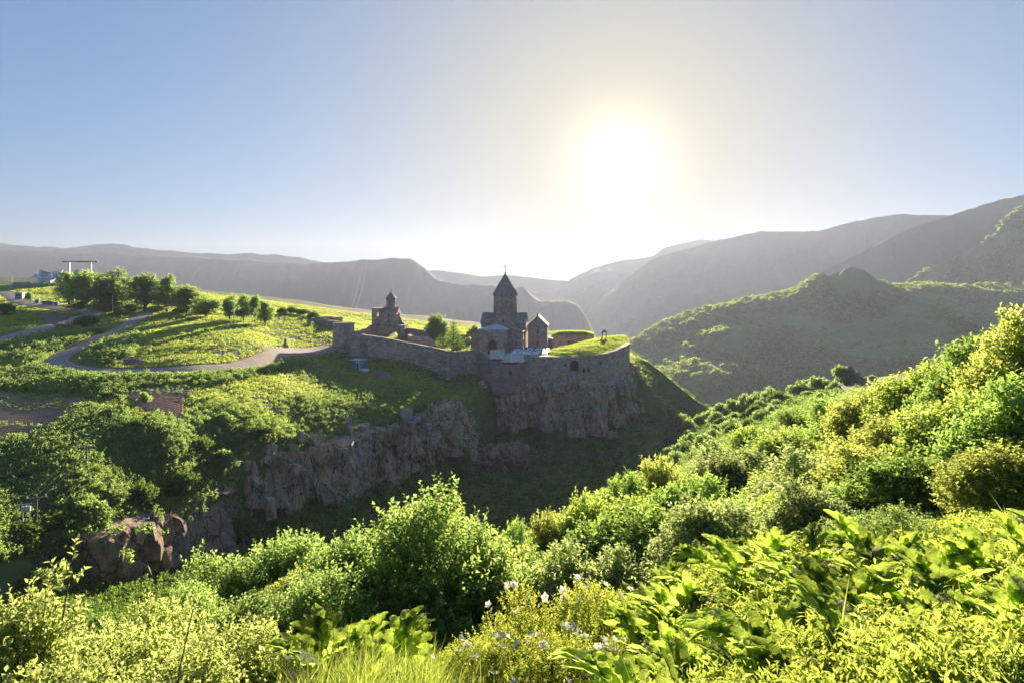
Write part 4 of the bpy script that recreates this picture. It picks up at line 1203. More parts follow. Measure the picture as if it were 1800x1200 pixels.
cutm = MB(); cutm.extrude(arch(-0.35, 0.35, 11.9, 13.3), 'y', -1, 6); cutm.extrude([(2.25, 11.9), (2.95, 11.9), (2.95, 13.2), (2.25, 13.2)], 'x', -3, 3); cut(dr, cutm)
mb = MB(); mb.ngon(8, 1.75, 1.9, 13.9, 14.15, (0.05, 2.6), math.pi / 8); mb.build('drum_cornice', M['roof_stone'], g)
MB().cone(8, 2.0, 14.15, 16.5, (0.05, 2.6), math.pi / 8).build('cap_roof', M['roof_stone'], g)
mb = MB(); mb.tube([(0.05, 2.6, 16.3), (0.05, 2.6, 17.7)], 0.08); mb.tube([(-0.3, 2.6, 17.25), (0.4, 2.6, 17.25)], 0.06); mb.build('cross', M['iron'], g)
for (x, z) in ((0.05, 8.3), (0.05, 6.4)):
    f_ = MB().box(x - 0.45, x + 0.45, -0.92, -0.79, z - 0.7, z + 0.7).build('window', M['red_stone'], g)
    MB().box(x - 0.2, x + 0.2, -0.95, -0.917, z - 0.5, z + 0.5).build('pane', M['dark'], f_)
mb = MB(); mb.extrude([(2.65, 5.103), (4.9, 5.103), (4.3, 5.6), (3.8, 6.0), (3.4, 7.2), (3.0, 7.8), (2.9, 9.2), (2.65, 9.4)], 'y', 3.2, 4.4); mb.build('broken_buttress', M['red_stone'], g)

t = empty('inner_wall', 'brown stone wall falling to the right from the gate church to the courtyard trees', 'wall', P(735, 598, 232))
o0 = np.array(t.location)
wall_strip('wall_section', [wp(713, 576, 600, 236), wp(727, 578, 602, 234), wp(742, 582, 604, 231), wp(755, 591, 606, 228)], 1.0, M['red_stone'], t, o0, 0.35, 2.5, 0.7, 21)
t = empty('ruined_hut', 'low ruined stone hut with turf on top below the brown inner wall', 'ruin', P(735, 606, 222))
o0 = np.array(t.location)
wall_strip('wall_section', [wp(716, 590, 606, 222), wp(730, 591, 608, 221.5), wp(744, 592, 610, 221), wp(754, 603, 612, 220)], 3.2, M['wall_stone'], t, o0, 0.5, 2.5, 0.7, 23)
for k, (lab, pts, sd) in enumerate([
    ('low ruined wall with turf cap left of the corner tower', [(543, 561, 578, 238), (556, 558, 578, 236), (572, 563, 580, 233), (590, 566, 582, 231)], 31),
    ('rounded turf covered ruin mound behind the low ruined wall', [(566, 556, 570, 252), (580, 554, 570, 250), (596, 559, 571, 249)], 33)]):
    t = empty('ruined_wall', lab, 'ruin', P(pts[1][0], pts[1][2], pts[1][3]), group=None)
    o0 = np.array(t.location)
    wall_strip('wall_section', [wp(*p) for p in pts], 2.6, M['wall_stone'], t, o0, 0.9, 2.5, 0.6, sd)
# small ruin on the knoll across the ravine
rx, ry, _ = P(1496, 668, 196); rz = gz(rx, ry)
t = empty('ruined_chapel', 'small brown ruined stone building on the knoll across the ravine', 'ruin', (rx, ry, rz))
mb = MB(); mb.extrude([(-2.4, -1), (2.6, -1), (2.6, 2.2), (1.9, 2.8), (1.4, 2.6), (0.4, 4.1), (-0.5, 4.5), (-1.4, 3.6), (-2.4, 3.9)], 'y', 0, 1.0); mb.build('gable_wall', M['red_stone'], t)
mb = MB(); mb.extrude([(1.003, -1), (5, -1), (5, 1.4), (3.5, 2.4), (2.2, 2.0), (1.003, 2.3)], 'x', 1.7, 2.6); mb.build('side_wall', M['red_stone'], t)
mb = MB(); mb.extrude([(2.603, -1), (6.5, -1), (6.5, 0.5), (5.0, 1.3), (3.8, 0.9), (2.603, 1.6)], 'y', 0.2, 1.0); mb.build('garden_wall', M['red_stone'], t)

# ================================================================== SMALL THINGS
def on_ground(px, py, d):
    p = P(px, py, d)
    return (p[0], p[1], gz(p[0], p[1]))


h = empty('hut', 'small blue hut with a white flat roof on the slope below the wall', 'hut', on_ground(630, 650, 192), math.radians(-28))
hb = MB().box(-1.5, 1.5, -1.3, 1.3, -0.6, 2.5).build('hut_body', M['blue'], h)
MB().box(0.2, 1.506, -1.306, -1.2, -0.5, 2.45).build('front_panel', M['white'], h)
dd_ = MB().box(0.45, 1.2, -1.36, -1.307, -0.3, 1.8).build('door', M['glass'], h)
MB().box(0.5, 0.58, -1.42, -1.361, 0.7, 0.9).build('handle', M['steel'], dd_)
MB().box(-1.9, 1.9, -1.9, 1.7, 2.503, 2.7).build('roof', M['tin'], h)
w_ = MB().box(1.5, 1.56, -0.6, 0.5, 0.9, 1.8).build('window', M['white'], h)
MB().box(1.56, 1.58, -0.5, 0.4, 1.0, 1.7).build('pane', M['glass'], w_)
MB().box(1.7, 3.4, -1.6, 0.4, -0.6, 0.25).build('step_slab', M['white'], h)

# cable car station on the rise, with its tents and gantry
sb = on_ground(95, 498, 337.0)
st = empty('cable_car_station', 'white faceted cable car station with dark glass on the rise at the left edge', 'station', sb)
def faceted(px0, px1, h_, d0, seed, mat, name):
    r = np.random.default_rng(seed)
    x0 = (px0 - 95) * 0.275; x1 = (px1 - 95) * 0.275
    bm = bmesh.new()
    for x in np.linspace(x0, x1, 4):
        for y in (0, 6, 12):
            for z, jz in ((-2, 0), (h_ * 0.55, 0.8), (h_, 1.1)):
                bm.verts.new((x + r.uniform(-0.9, 0.9) * (z > 0), y + d0 + r.uniform(-1, 1), z + r.uniform(-1, 1) * jz))
    bmesh.ops.convex_hull(bm, input=bm.verts)
    me = bpy.data.meshes.new(name); bm.to_mesh(me); bm.free(); me.materials.append(mat)
    return obj(name, me, st)
rs_ = np.random.default_rng(8)
WHITE_ROCKS = [rock_mesh('clad_block', 700 + k, M['white'] if k % 3 else M['slate_sheet'], (1, 0.9, 0.8)) for k in range(6)]
for (px_, zc, sx_) in ((54, 3.4, 4.6), (63, 5.0, 4.8), (72, 4.6, 5.0), (81, 5.6, 4.6), (90, 4.4, 4.4), (99, 4.9, 4.0), (117, 4.6, 4.4), (124, 5.6, 4.8), (133, 5.2, 4.6), (140, 4.0, 4.2), (68, 2.4, 5.0), (94, 2.2, 5.0), (128, 2.2, 5.4), (58, 1.4, 4.0), (138, 1.6, 4.0)):
    obj('clad_block', WHITE_ROCKS[int(rs_.integers(6))], st, ((px_ - 95) * 0.275, 6 + rs_.uniform(-1, 2), zc - 0.6), (rs_.normal(0, 0.25), rs_.normal(0, 0.25), rs_.uniform(0, 6.28)), (sx_ * 1.2, sx_, sx_ * 1.0))
MB().box(0.2, 6.0, 1, 9, -2, 4.4).build('glass_hall', M['glass'], st)
for k in range(5):
    MB().box(0.3 + 1.35 * k, 0.42 + 1.35 * k, 0.9, 0.997, -2, 4.3).build('mullion', M['steel'], st)
gt = empty('cable_gantry', 'dark steel gantry beam on two posts above the cable car station', 'gantry', (sb[0], sb[1] + 8, sb[2]))
bmz = P(120, 460, 338)[2] - sb[2]
MB().box((91 - 95) * 0.282, (155 - 95) * 0.282, -0.4, 0.4, bmz - 0.25, bmz + 0.25).build('beam', M['iron'], gt)
for px in (103.5, 142):
    MB().box((px - 95) * 0.282 - 0.3, (px - 95) * 0.282 + 0.3, -0.35, 0.35, -2, bmz - 0.253).build('post', M['steel'], gt)
for px in (96, 150):
    MB().box((px - 95) * 0.282 - 0.12, (px - 95) * 0.282 + 0.12, -0.2, 0.2, bmz + 0.253, bmz + 0.8).build('lamp', M['iron'], gt)
for k, (px, py, d, lab) in enumerate([(64, 499, 333.5, 'white pointed tent canopy at the far left before the station'), (89, 499, 333.5, 'white pointed tent canopy nearer the station gantry')]):
    e = empty('tent_canopy', lab, 'tent', on_ground(px, py, d), group='tent canopies before the station')
    mb = MB(); n = 12; prof = [(3.6, 2.6), (2.4, 3.0), (1.3, 3.7), (0.5, 4.6), (0.1, 5.4)]
    for (r0, z0), (r1, z1) in zip(prof[:-1], prof[1:]):
        mb.ngon(n, r0, r1, z0, z1)
    mb.build('canopy', M['white'], e, True)
    for a in (0.785, 2.356, 3.927, 5.498):
        MB().tube([(3.2 * math.cos(a), 3.2 * math.sin(a), -0.5), (3.2 * math.cos(a), 3.2 * math.sin(a), 2.75)], 0.08).build('post', M['steel'], e)


def booth(name, lab, loc, sx, sy, h_, mat, rz=0.2):
    e = empty(name, lab, 'kiosk', loc, rz)
    MB().box(-sx / 2, sx / 2, -sy / 2, sy / 2, -0.4, h_).build('booth_body', mat, e)
    f_ = MB().box(-sx / 2 + 0.2, sx / 2 - 0.2, -sy / 2 - 0.05, -sy / 2 - 0.003, h_ * 0.42, h_ * 0.85).build('window', M['white'], e)
    MB().box(-sx / 2 + 0.3, sx / 2 - 0.3, -sy / 2 - 0.08, -sy / 2 - 0.05, h_ * 0.46, h_ * 0.81).build('pane', M['glass'], f_)
    MB().box(-sx / 2 - 0.2, sx / 2 + 0.2, -sy / 2 - 0.25, sy / 2 + 0.2, h_ + 0.003, h_ + 0.18).build('roof', M['tin'], e)
    return e


booth('ticket_booth', 'pale blue ticket booth beside the lane', on_ground(35, 526, 268.4), 2.5, 2.2, 2.4, M['teal'])
booth('guard_booth', 'dark teal booth under the walnut trees', on_ground(126, 529, 263.6), 2.6, 2.2, 2.4, M['green'])
booth('long_kiosk', 'long low blue kiosk at the edge of the station terrace', on_ground(38, 503, 322.8), 6.0, 2.5, 1.6, M['blue'], 0.0)
for lab, px, py, d, mat, wd in (('blue plastic bin left of the green containers', 66, 534, 255.6, 'blue', 1.5), ('green rubbish container left of its twin', 80, 536, 252.4, 'green', 1.9), ('green rubbish container right of its twin', 90, 537, 250.8, 'green', 1.9), ('blue rubbish container at the right end of the bin row', 99, 538, 249.2, 'blue', 1.6)):
    e = empty('rubbish_container', lab, 'container', on_ground(px, py, d), 0.1, 'rubbish containers by the lane')
    MB().extrude([(-wd / 2 + 0.12, 0.12), (wd / 2 - 0.12, 0.12), (wd / 2, 1.15), (-wd / 2, 1.15)], 'y', -0.5, 0.5).build('bin_body', M[mat], e)
    MB().extrude([(-wd / 2 - 0.05, 1.153), (wd / 2 + 0.05, 1.153), (wd / 2 - 0.1, 1.38), (-wd / 2 + 0.1, 1.38)], 'y', -0.58, 0.55).build('lid', M[mat], e)
    for sx in (-wd / 2 + 0.2, wd / 2 - 0.2):
        MB().ngon(8, 0.1, 0.1, -0.02, 0.117, (sx, 0)).build('wheel', M['iron'], e)


def lamp(lab, loc, h_, arm=1.2, mat='white'):
    e = empty('street_lamp', lab, 'lamp', loc, group='lamp posts along the plateau')
    MB().tube([(0, 0, -0.5), (0, 0, h_)], 0.13, 0.08, 8).build('pole', M[mat], e, True)
    if arm:
        MB().tube([(0, 0, h_ - 0.1), (-arm * 0.5, 0, h_ + 0.25), (-arm, 0, h_ + 0.3)], 0.05).build('arm', M['steel'], e)
        MB().box(-arm - 0.55, -arm + 0.05, -0.14, 0.14, h_ + 0.22, h_ + 0.36).build('lamp_head', M['steel'], e)
    return e


lamp('white street lamp beside the lane at the left edge', on_ground(21, 510, 306.0), 7.0)
lamp('pale lamp post among the walnut trees at the road end', on_ground(198, 549, 232.3), 6.6, 0.7)
lamp('thin bare pole before the small tree group', on_ground(411, 578, 191.4), 7.6, 0, 'steel')
e = empty('sign_board', 'white notice board on two legs below the station', 'sign', on_ground(84, 503, 322.8))
MB().box(-1.2, 1.2, -0.05, 0.05, 1.0, 2.6).build('board', M['white'], e)
for sx in (-0.9, 0.9):
    MB().box(sx - 0.06, sx + 0.06, -0.04, 0.04, -0.5, 0.997).build('leg', M['steel'], e)
e = empty('stone_monument', 'small dark stone monument standing in the sunny meadow', 'monument', on_ground(501, 589, 186.4))
mb = MB(); mb.ngon(8, 0.95, 0.8, -0.3, 0.55); mb.build('plinth', M['wall_stone'], e)
mb = MB(); mb.ngon(6, 0.42, 0.3, 0.553, 1.9); mb.cone(6, 0.34, 1.9, 2.4); mb.build('shaft', M['wall_stone'], e)
# fence on the lower side of the lane: each post and rail a part
fpts = [np.array(on_ground(*q)) for q in [(186, 553, 226.7), (176, 560, 217.8), (150, 567, 208.8), (120, 575, 198.9), (90, 584, 187.8), (60, 593, 177.1), (30, 600, 170.9), (0, 607, 164.7), (-30, 613, 160.4)]]
fc = catmull(fpts, 3.0)
e = empty('roadside_fence', 'thin post and rail fence along the lower edge of the lane', 'fence', fc[len(fc) // 2])
o0 = np.array(e.location)
prev = None
pm = MB().tube([(0, 0, -0.4), (0, 0, 1.3)], 0.08, 0.08, 6).mesh('post', M['iron'])
for k, p in enumerate(fc):
    z = gz(p[0], p[1]); q = np.array([p[0], p[1], z]) - o0
    obj('post', pm, e, q)
    if prev is not None:
        for hgt in (0.6, 1.1):
            MB().tube([prev + np.array([0, 0, hgt]), q + np.array([0, 0, hgt])], 0.035, 0.035, 4).build('rail', M['steel'], e)
    prev = q
# white railing of the station terrace
rp = [np.array(on_ground(*q)) for q in [(-20, 507, 313.2), (20, 505, 318.0), (60, 503, 322.8), (105, 500, 330.0)]]
rc = catmull(rp, 4.0)
e = empty('terrace_railing', 'white railing along the terrace of the cable car station', 'railing', rc[len(rc) // 2])
o0 = np.array(e.location); prev = None
pm = MB().tube([(0, 0, -0.4), (0, 0, 1.2)], 0.07, 0.07, 6).mesh('post', M['white'])
for p in rc:
    q = np.array([p[0], p[1], gz(p[0], p[1])]) - o0
    obj('post', pm, e, q)
    if prev is not None:
        for hgt in (0.5, 1.15):
            MB().tube([prev + np.array([0, 0, hgt]), q + np.array([0, 0, hgt])], 0.06, 0.06, 4).build('rail', M['white'], e)
    prev = q


def power_pole(lab, px, py, d, h_, lean=0.0):
    e = empty('power_pole', lab, 'pole', on_ground(px, py, d), 0.4, 'power poles on the bushy slope')
    MB().tube([(0, 0, -0.5), (lean, 0, h_)], 0.14, 0.10, 8).build('pole', M['wood'], e, True)
    MB().box(lean - 1.0, lean + 1.0, -0.07, 0.07, h_ - 0.35, h_ - 0.2).build('crossarm', M['wood'], e)
    for x in (-0.85, 0, 0.85):
        MB().ngon(8, 0.09, 0.05, h_ - 0.197, h_ + 0.1, (lean + x, 0)).build('insulator', M['white'], e)
    return e


p1 = power_pole('dark wooden power pole by the transformer frame on the slope', 64, 925, 75.5, 4.4)
p2 = power_pole('power pole with pale crossarm higher up the bushy slope', 152, 866, 90, 3.0)
e = empty('transformer_frame', 'pale steel transformer frame beside the wooden power pole', 'frame', on_ground(46, 928, 75), 0.3)
e.scale = (0.7, 0.7, 0.7)
for sx in (-0.45, 0.45):
    MB().box(sx - 0.06, sx + 0.06, -0.06, 0.06, -0.5, 3.6).build('leg', M['steel'], e)
MB().box(-0.6, 0.6, -0.3, 0.3, 3.603, 4.4).build('transformer_box', M['steel'], e)
MB().box(-1.1, 1.1, -0.05, 0.05, 4.7, 4.8).build('crossarm', M['steel'], e)
MB().box(-0.05, 0.05, -0.04, 0.04, 4.403, 4.697).build('bracket', M['steel'], e)
a = np.array(p1.location) + [0, 0, 4.4]; b = np.array(p2.location) + [0, 0, 3.0]
for k, off in enumerate((-0.8, 0.0, 0.8)):
    pts = [a * (1 - s) + b * s + np.array([off * 0.9, off * 0.4, -1.2 * 4 * s * (1 - s) * 0.25]) for s in np.linspace(0, 1, 12)]
    o = MB().build if False else None
    o0 = pts[0]
    w_ = MB().tube([p - o0 for p in pts], 0.012, 0.012, 4).build('power_line', M['wood'], None, loc=o0)
    tag(w_, ['front', 'middle', 'rear'][k] + ' one of three thin power lines sagging between the two slope poles', 'wire', 'power lines between the poles')
for k, (pa, pb) in enumerate((((611, 562, 700), (637, 463, 2900)), ((620, 560, 700), (645, 462, 2900)))):
    a, b = P(*pa), P(*pb)
    pts = [a * (1 - s) + b * s + np.array([0, 0, -60 * s * (1 - s)]) for s in np.linspace(0, 1, 24)]
    w_ = MB().tube([p - pts[0] for p in pts], 0.14, 0.14, 4).build('cableway_rope', M['steel'], None, loc=pts[0])
    tag(w_, ['left steel rope of the cableway climbing the far ridge', 'right steel rope of the cableway climbing the far ridge'][k], 'cable', 'ropes of the cableway')


# ================================================================== VEGETATION
def unit(a):
    return a / (np.linalg.norm(a, axis=-1, keepdims=True) + 1e-9)


def leaf_quads(p, ax, nrm, ln, wd, fold=0.25, curl=0.0):
    """rhombic leaves folded on the midrib: base, left, tip, right"""
    side = unit(np.cross(ax, nrm)); up = np.cross(side, ax)
    ln = ln[:, None]; wd = wd[:, None]
    b = p; tip = p + ax * ln - up * curl * ln
    m = p + ax * ln * 0.45
    l = m + side * wd * 0.5 + up * wd * fold; r = m - side * wd * 0.5 + up * wd * fold
    V = np.stack([b, l, tip, r], 1).reshape(-1, 3)
    k = np.arange(len(p))[:, None] * 4
    Fc = np.concatenate([k + [0, 2, 1], k + [0, 3, 2]], 0)
    return V, Fc


def crown_leaves(r, lobes, n_twig, per, tlen, ln, wd, up=0.45, zmin=-0.35, shell=0.3, droop=0.1, spread=0.85):
    lobes = np.array(lobes, float)
    wts = (lobes[:, 3] * lobes[:, 4] + lobes[:, 3] * lobes[:, 5]); wts /= wts.sum()
    li = r.choice(len(lobes), n_twig, p=wts)
    d = unit(r.normal(size=(n_twig, 3)))
    bad = d[:, 2] < zmin; d[bad, 2] = -d[bad, 2]
    rad = r.random(n_twig) ** shell
    c = lobes[li, :3] + d * lobes[li, 3:6] * rad[:, None]
    td = unit(d * 0.75 + np.array([0, 0, up]) + r.normal(size=(n_twig, 3)) * 0.35)
    j = (np.arange(per) + 0.5) / per
    L = tlen * r.uniform(0.6, 1.3, n_twig)
    base = c[:, None, :] + td[:, None, :] * (j[None, :, None] * L[:, None, None])
    a = unit(np.cross(td, r.normal(size=(n_twig, 3)))); b = np.cross(td, a)
    ph = np.arange(per) * 2.4 + r.uniform(0, 6.28, (n_twig, 1))
    sd = a[:, None, :] * np.cos(ph)[..., None] + b[:, None, :] * np.sin(ph)[..., None]
    ax = unit(td[:, None, :] * (0.35 + 0.5 * j[None, :, None]) + sd * spread + r.normal(size=(n_twig, per, 3)) * 0.15 - np.array([0, 0, droop]))
    nm = unit(r.normal(size=ax.shape) * 0.55 + np.array([0, 0, 0.8]) + td[:, None, :] * 0.3)
    q = lambda x: x.reshape(-1, 3)
    n = n_twig * per
    s = r.uniform(0.65, 1.2, n)
    V, Fc = leaf_quads(q(base), q(ax), q(nm), ln * s, wd * s * r.uniform(0.8, 1.15, n), 0.22, 0.1)
    return V, Fc, c, td, L


def stems_mesh(r, lobes, name, h0=0.0, r0=0.09, multi=True, twigs=None, tr=0.006):
    mb = MB()
    for k, lb in enumerate(lobes):
        c = np.array(lb[:3])
        b = np.array([r.normal(0, 0.12), r.normal(0, 0.12), -0.4]) if multi else np.array([0, 0, h0 * r.uniform(0.6, 1.0)])
        m = (b + c) / 2 + np.append(-0.15 * (c - b)[:2], 0.12 * (c[2] - b[2])) + r.normal(0, 0.05, 3)
        mb.tube([b, m, c, c + np.array([0, 0, lb[5] * 0.6])], r0 * (0.8 if multi else 0.6), r0 * 0.2, 6)
    if not multi:
        mb.tube([(0, 0, -0.6), (0.05, 0, h0 * 0.5), (0, 0.05, h0)], r0 * 1.25, r0 * 0.85, 8)
    if twigs is not None:
        c, td, L = twigs
        for i in range(0, len(c), max(1, len(c) // 260)):
            mb.tube([c[i] - td[i] * L[i] * 0.6, c[i] + td[i] * L[i]], tr, tr * 0.5, 3)
    return mb.mesh(name, M['bark'])


def lobes_round(r, n, R, H, z0=0.35, jitter=0.5, rad=(0.28, 0.45)):
    """lobes of an uneven dome: total radius R, height H"""
    o = []
    for k in range(n):
        a = 2.4 * k + r.uniform(-0.4, 0.4); f = math.sqrt((k + 0.5) / n)
        rr = R * 0.68 * f
        top = H * (1 - 0.5 * f ** 2) * r.uniform(0.82, 1.0)
        q = R * r.uniform(*rad)
        o.append((rr * math.cos(a), rr * math.sin(a), max(top - q, H * z0 * 0.6), q, q, q * r.uniform(0.8, 1.15)))
        if f > 0.55 and r.random() < 0.8:
            o.append((rr * 1.1 * math.cos(a + 0.4), rr * 1.1 * math.sin(a + 0.4), H * z0 * r.uniform(0.6, 1.0), q * 0.8, q * 0.8, q * 0.8))
    return o


def make_plant(kind, seed):
    """a crown mesh and a stem mesh, in metres, standing on z = 0"""
    r = np.random.default_rng(seed)
    if kind == 'shrub':         # near, small leaves on long arching shoots
        lb = lobes_round(r, 9, 1.35, 2.2, 0.3)
        V, Fc, c, td, L = crown_leaves(r, lb, 1050, 12, 0.34, 0.08, 0.056, 0.55, -0.3, 0.33, 0.05)
        mat, size = 'leaf_shrub', (1.45, 2.35)
        st = stems_mesh(r, lb, 'stems', r0=0.035, twigs=(c, td, L), tr=0.004)
    elif kind == 'rose':
        lb = lobes_round(r, 8, 1.2, 1.9, 0.3)
        V, Fc, c, td, L = crown_leaves(r, lb, 1150, 13, 0.30, 0.055, 0.034, 0.5, -0.3, 0.33, 0.0)
        mat, size = 'leaf_rose', (1.3, 2.05)
        st = stems_mesh(r, lb, 'stems', r0=0.03, twigs=(c, td, L), tr=0.004)
    elif kind == 'hazel':
        lb = lobes_round(r, 15, 2.4, 4.4, 0.4, rad=(0.2, 0.36))
        V, Fc, c, td, L = crown_leaves(r, lb, 1250, 11, 0.62, 0.13, 0.098, 0.6, -0.35, 0.5, 0.1)
        mat, size = 'leaf_hazel', (2.5, 4.6)
        st = stems_mesh(r, lb, 'stems', r0=0.06, twigs=(c, td, L), tr=0.007)
    elif kind in ('tree', 'olive'):
        lb = lobes_round(r, 14, 2.6, 5.2, 0.4, rad=(0.24, 0.4))
        V, Fc, c, td, L = crown_leaves(r, lb, 1700, 11, 0.6, 0.175, 0.115, 0.5, -0.4, 0.35, 0.12)
        mat, size = (['leaf_tree', 'leaf_tree_deep', 'leaf_tree_pale'][seed // 37 % 3] if kind == 'tree' else 'leaf_olive'), (2.8, 5.4)
        st = stems_mesh(r, lb, 'stems', r0=0.09, twigs=(c, td, L), tr=0.008)
    elif kind == 'dark':        # the low dense bush with fine compound leaves
        lb = lobes_round(r, 9, 1.3, 1.7, 0.35)
        V, Fc, c, td, L = crown_leaves(r, lb, 1300, 13, 0.32, 0.07, 0.036, 0.25, -0.3, 0.3, 0.1)
        mat, size = 'leaf_hazel', (1.4, 1.8)
        st = stems_mesh(r, lb, 'stems', r0=0.03, twigs=(c, td, L), tr=0.004)
    elif kind == 'mid':         # shrubs forty to a hundred and fifty metres off
        lb = lobes_round(r, 10, 2.4, 4.6, 0.35, rad=(0.28, 0.42))
        V, Fc, c, td, L = crown_leaves(r, lb, 560, 8, 0.6, 0.30, 0.22, 0.45, -0.4, 0.35, 0.1)
        mat, size = ['leaf_tree', 'leaf_tree_deep', 'leaf_olive'][seed // 37 % 3], (2.6, 4.8)
        st = stems_mesh(r, lb, 'stems', r0=0.1)
    elif kind == 'walnut':      # tall trees on the plateau, crowns down to the grass
        lb = []
        for k in range(26):
            a = r.uniform(0, 6.28); zz = r.uniform(1.6, 9.0); R = 4.6 * math.sin(math.pi * min(1, (zz + 0.8) / 11.0)) ** 0.8
            q = r.uniform(0.9, 1.75); rr = max(0, R - q) * math.sqrt(r.random())
            lb.append((rr * math.cos(a), rr * math.sin(a), zz, q, q, q * r.uniform(0.7, 1.0)))
        lb.append((r.normal(0, 0.8), r.normal(0, 0.8), 9.4, 1.3, 1.3, 1.2))
        V, Fc, c, td, L = crown_leaves(r, lb, 1000, 8, 0.9, 0.42, 0.30, 0.3, -0.7, 0.5, 0.15)
        mat, size = 'leaf_far', (4.6, 11.0)
        st = stems_mesh(r, lb, 'trunk', 1.9, 0.3, False)
    elif kind == 'bush':        # far rounded bushes
        lb = lobes_round(r, 7, 1.7, 2.5, 0.35, rad=(0.38, 0.55))
        V, Fc, c, td, L = crown_leaves(r, lb, 300, 7, 0.4, 0.30, 0.22, 0.4, -0.4, 0.35, 0.1)
        mat, size = 'leaf_far', (1.9, 2.7)
        st = stems_mesh(r, lb, 'stems', r0=0.06)
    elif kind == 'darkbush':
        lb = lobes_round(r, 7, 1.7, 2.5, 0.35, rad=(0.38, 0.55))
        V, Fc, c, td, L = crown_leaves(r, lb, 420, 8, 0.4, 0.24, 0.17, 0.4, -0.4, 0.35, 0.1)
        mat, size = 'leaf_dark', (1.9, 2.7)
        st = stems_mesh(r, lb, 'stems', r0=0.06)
    elif kind == 'spruce':
        V0 = []; lb = []
        for k in range(9):
            z = 2.2 + k * 0.95; R = 2.5 * (1 - k / 10.5)
            for a in range(5):
                an = a * 1.257 + k * 0.7 + r.uniform(-0.2, 0.2)
                lb.append((R * 0.6 * math.cos(an), R * 0.6 * math.sin(an), z - 0.25, R * 0.42, R * 0.42, 0.3))
        V, Fc, c, td, L = crown_leaves(r, lb, 620, 8, 0.55, 0.30, 0.13, -0.25, -1.0, 0.5, 0.35)
        mat, size = 'leaf_dark', (2.6, 11.0)
        st = MB().tube([(0, 0, -0.5), (0, 0, 5), (0.05, 0, 10.6)], 0.2, 0.04, 8).mesh('trunk', M['bark'])
    elif kind == 'sapling':     # upright shoots standing above the near shrubs
        lb = [(0.0, 0, 1.6, 0.16, 0.16, 0.5), (0.06, 0, 2.4, 0.12, 0.12, 0.45), (-0.25, 0.1, 1.3, 0.15, 0.15, 0.4), (0.22, 0, 1.4, 0.14, 0.14, 0.4), (0.05, 0, 0.8, 0.3, 0.3, 0.5)]
        V, Fc, c, td, L = crown_leaves(r, lb, 60, 10, 0.25, 0.085, 0.055, 0.9, -0.8, 0.5, 0.05)
        mat, size = 'leaf_shrub', (0.4, 3.0)
        st = stems_mesh(r, lb, 'stems', r0=0.022, twigs=(c, td, L), tr=0.004)
    me = mesh_np('crown', V, Fc, M[mat], False)
    return me, st, size


PLANTS = {}
for kind, n in (('shrub', 3), ('rose', 2), ('hazel', 2), ('tree', 3), ('olive', 1), ('dark', 1), ('mid', 3), ('walnut', 5), ('bush', 3), ('darkbush', 2), ('spruce', 1), ('sapling', 1)):
    PLANTS[kind] = [make_plant(kind, 1000 + 37 * k + 13 * len(kind)) for k in range(n)]
STEM_NAME = {'walnut': 'trunk', 'spruce': 'trunk'}
VEG = []                                                          # (x, y, radius) of what stands already


def plant(kind, name, label, cat, px, top_py, d, wpx, group=None, variant=None, hmin=0.8, hmax=99.0, base=None):
    x, y, zt = P(px, top_py, d)
    zb = gz(x, y) if base is None else base
    h_ = float(np.clip(zt - zb, hmin, hmax))
    v = int(RNG.integers(len(PLANTS[kind]))) if variant is None else variant
    me, st, (R, H) = PLANTS[kind][v]
    e = empty(name, label, cat, (x, y, zb - 0.05), RNG.uniform(0, 6.28), group)
    sx = wpx * d / F / (2 * R); sz = h_ / H
    sx = float(np.clip(sx, sz * 0.45, sz * 2.2))
    e.scale = (sx, sx, sz)
    obj('crown' if cat == 'tree' else 'foliage', me, e)
    obj(STEM_NAME.get(kind, 'stems'), st, e)
    VEG.append((x, y, sx * R))
    return e


G_R = 'thicket on the right-hand hillside'
# ---- left foreground: yellow green shrubs
for px, tp, d, wpx, lab in [
    (40, 1010, 6.2, 330, 'yellow green shrub in the bottom left corner, with the tall leafy shoots behind'),
    (215, 1040, 6.0, 330, 'yellow green shrub at the bottom, second from the left corner'),
    (385, 1065, 6.6, 300, 'yellow green shrub at the bottom with the bare brown twig in it'),
    (100, 1110, 4.7, 380, 'nearest yellow green shrub filling the bottom left edge'),
    (330, 1120, 4.9, 340, 'near yellow green shrub at the bottom between the corner and the dark hollow'),
    (470, 1135, 6.4, 190, 'small yellow green shrub at the edge of the dark hollow'),
    (270, 1020, 8.0, 240, 'pale green shrub top behind the yellow green shrubs below the cliff')]:
    plant('shrub', 'shrub', lab, 'shrub', px, tp, d, wpx, 'yellow green shrubs in the left corner')
plant('sapling', 'sapling', 'thin sapling with tall leafy shoots rising over the left corner shrubs before the cliff', 'sapling', 118, 925, 6.4, 110)
plant('sapling', 'sapling', 'short leafy sapling shoots left of the taller one', 'sapling', 75, 985, 6.3, 90)
# ---- centre: hazel bushes
for k, (px, tp, d, wpx, lab) in enumerate([
    (745, 842, 14.0, 330, 'tallest hazel bush in the middle of the foreground, over the dark hollow'),
    (620, 900, 14.5, 250, 'hazel bush left of the tallest one, reaching over the hollow'),
    (850, 905, 14.5, 220, 'hazel bush right of the tallest one, beside the rose bush'),
    (505, 900, 17.5, 220, 'light green hazel bush top before the shaded cliff foot'),
    (395, 950, 16.0, 230, 'light green hazel bush left of the middle, below the rock cliff'),
    (330, 1000, 12.5, 180, 'low hazel bush at the left end of the hazel row'),
    (560, 985, 12.0, 230, 'hazel bush at the front edge of the dark hollow'),
    (455, 1020, 11.0, 230, 'low hazel bush behind the yellow green shrubs')]):
    plant('hazel', 'hazel_bush', lab, 'bush', px, tp, d, wpx, 'hazel bushes over the hollow', k % 2)
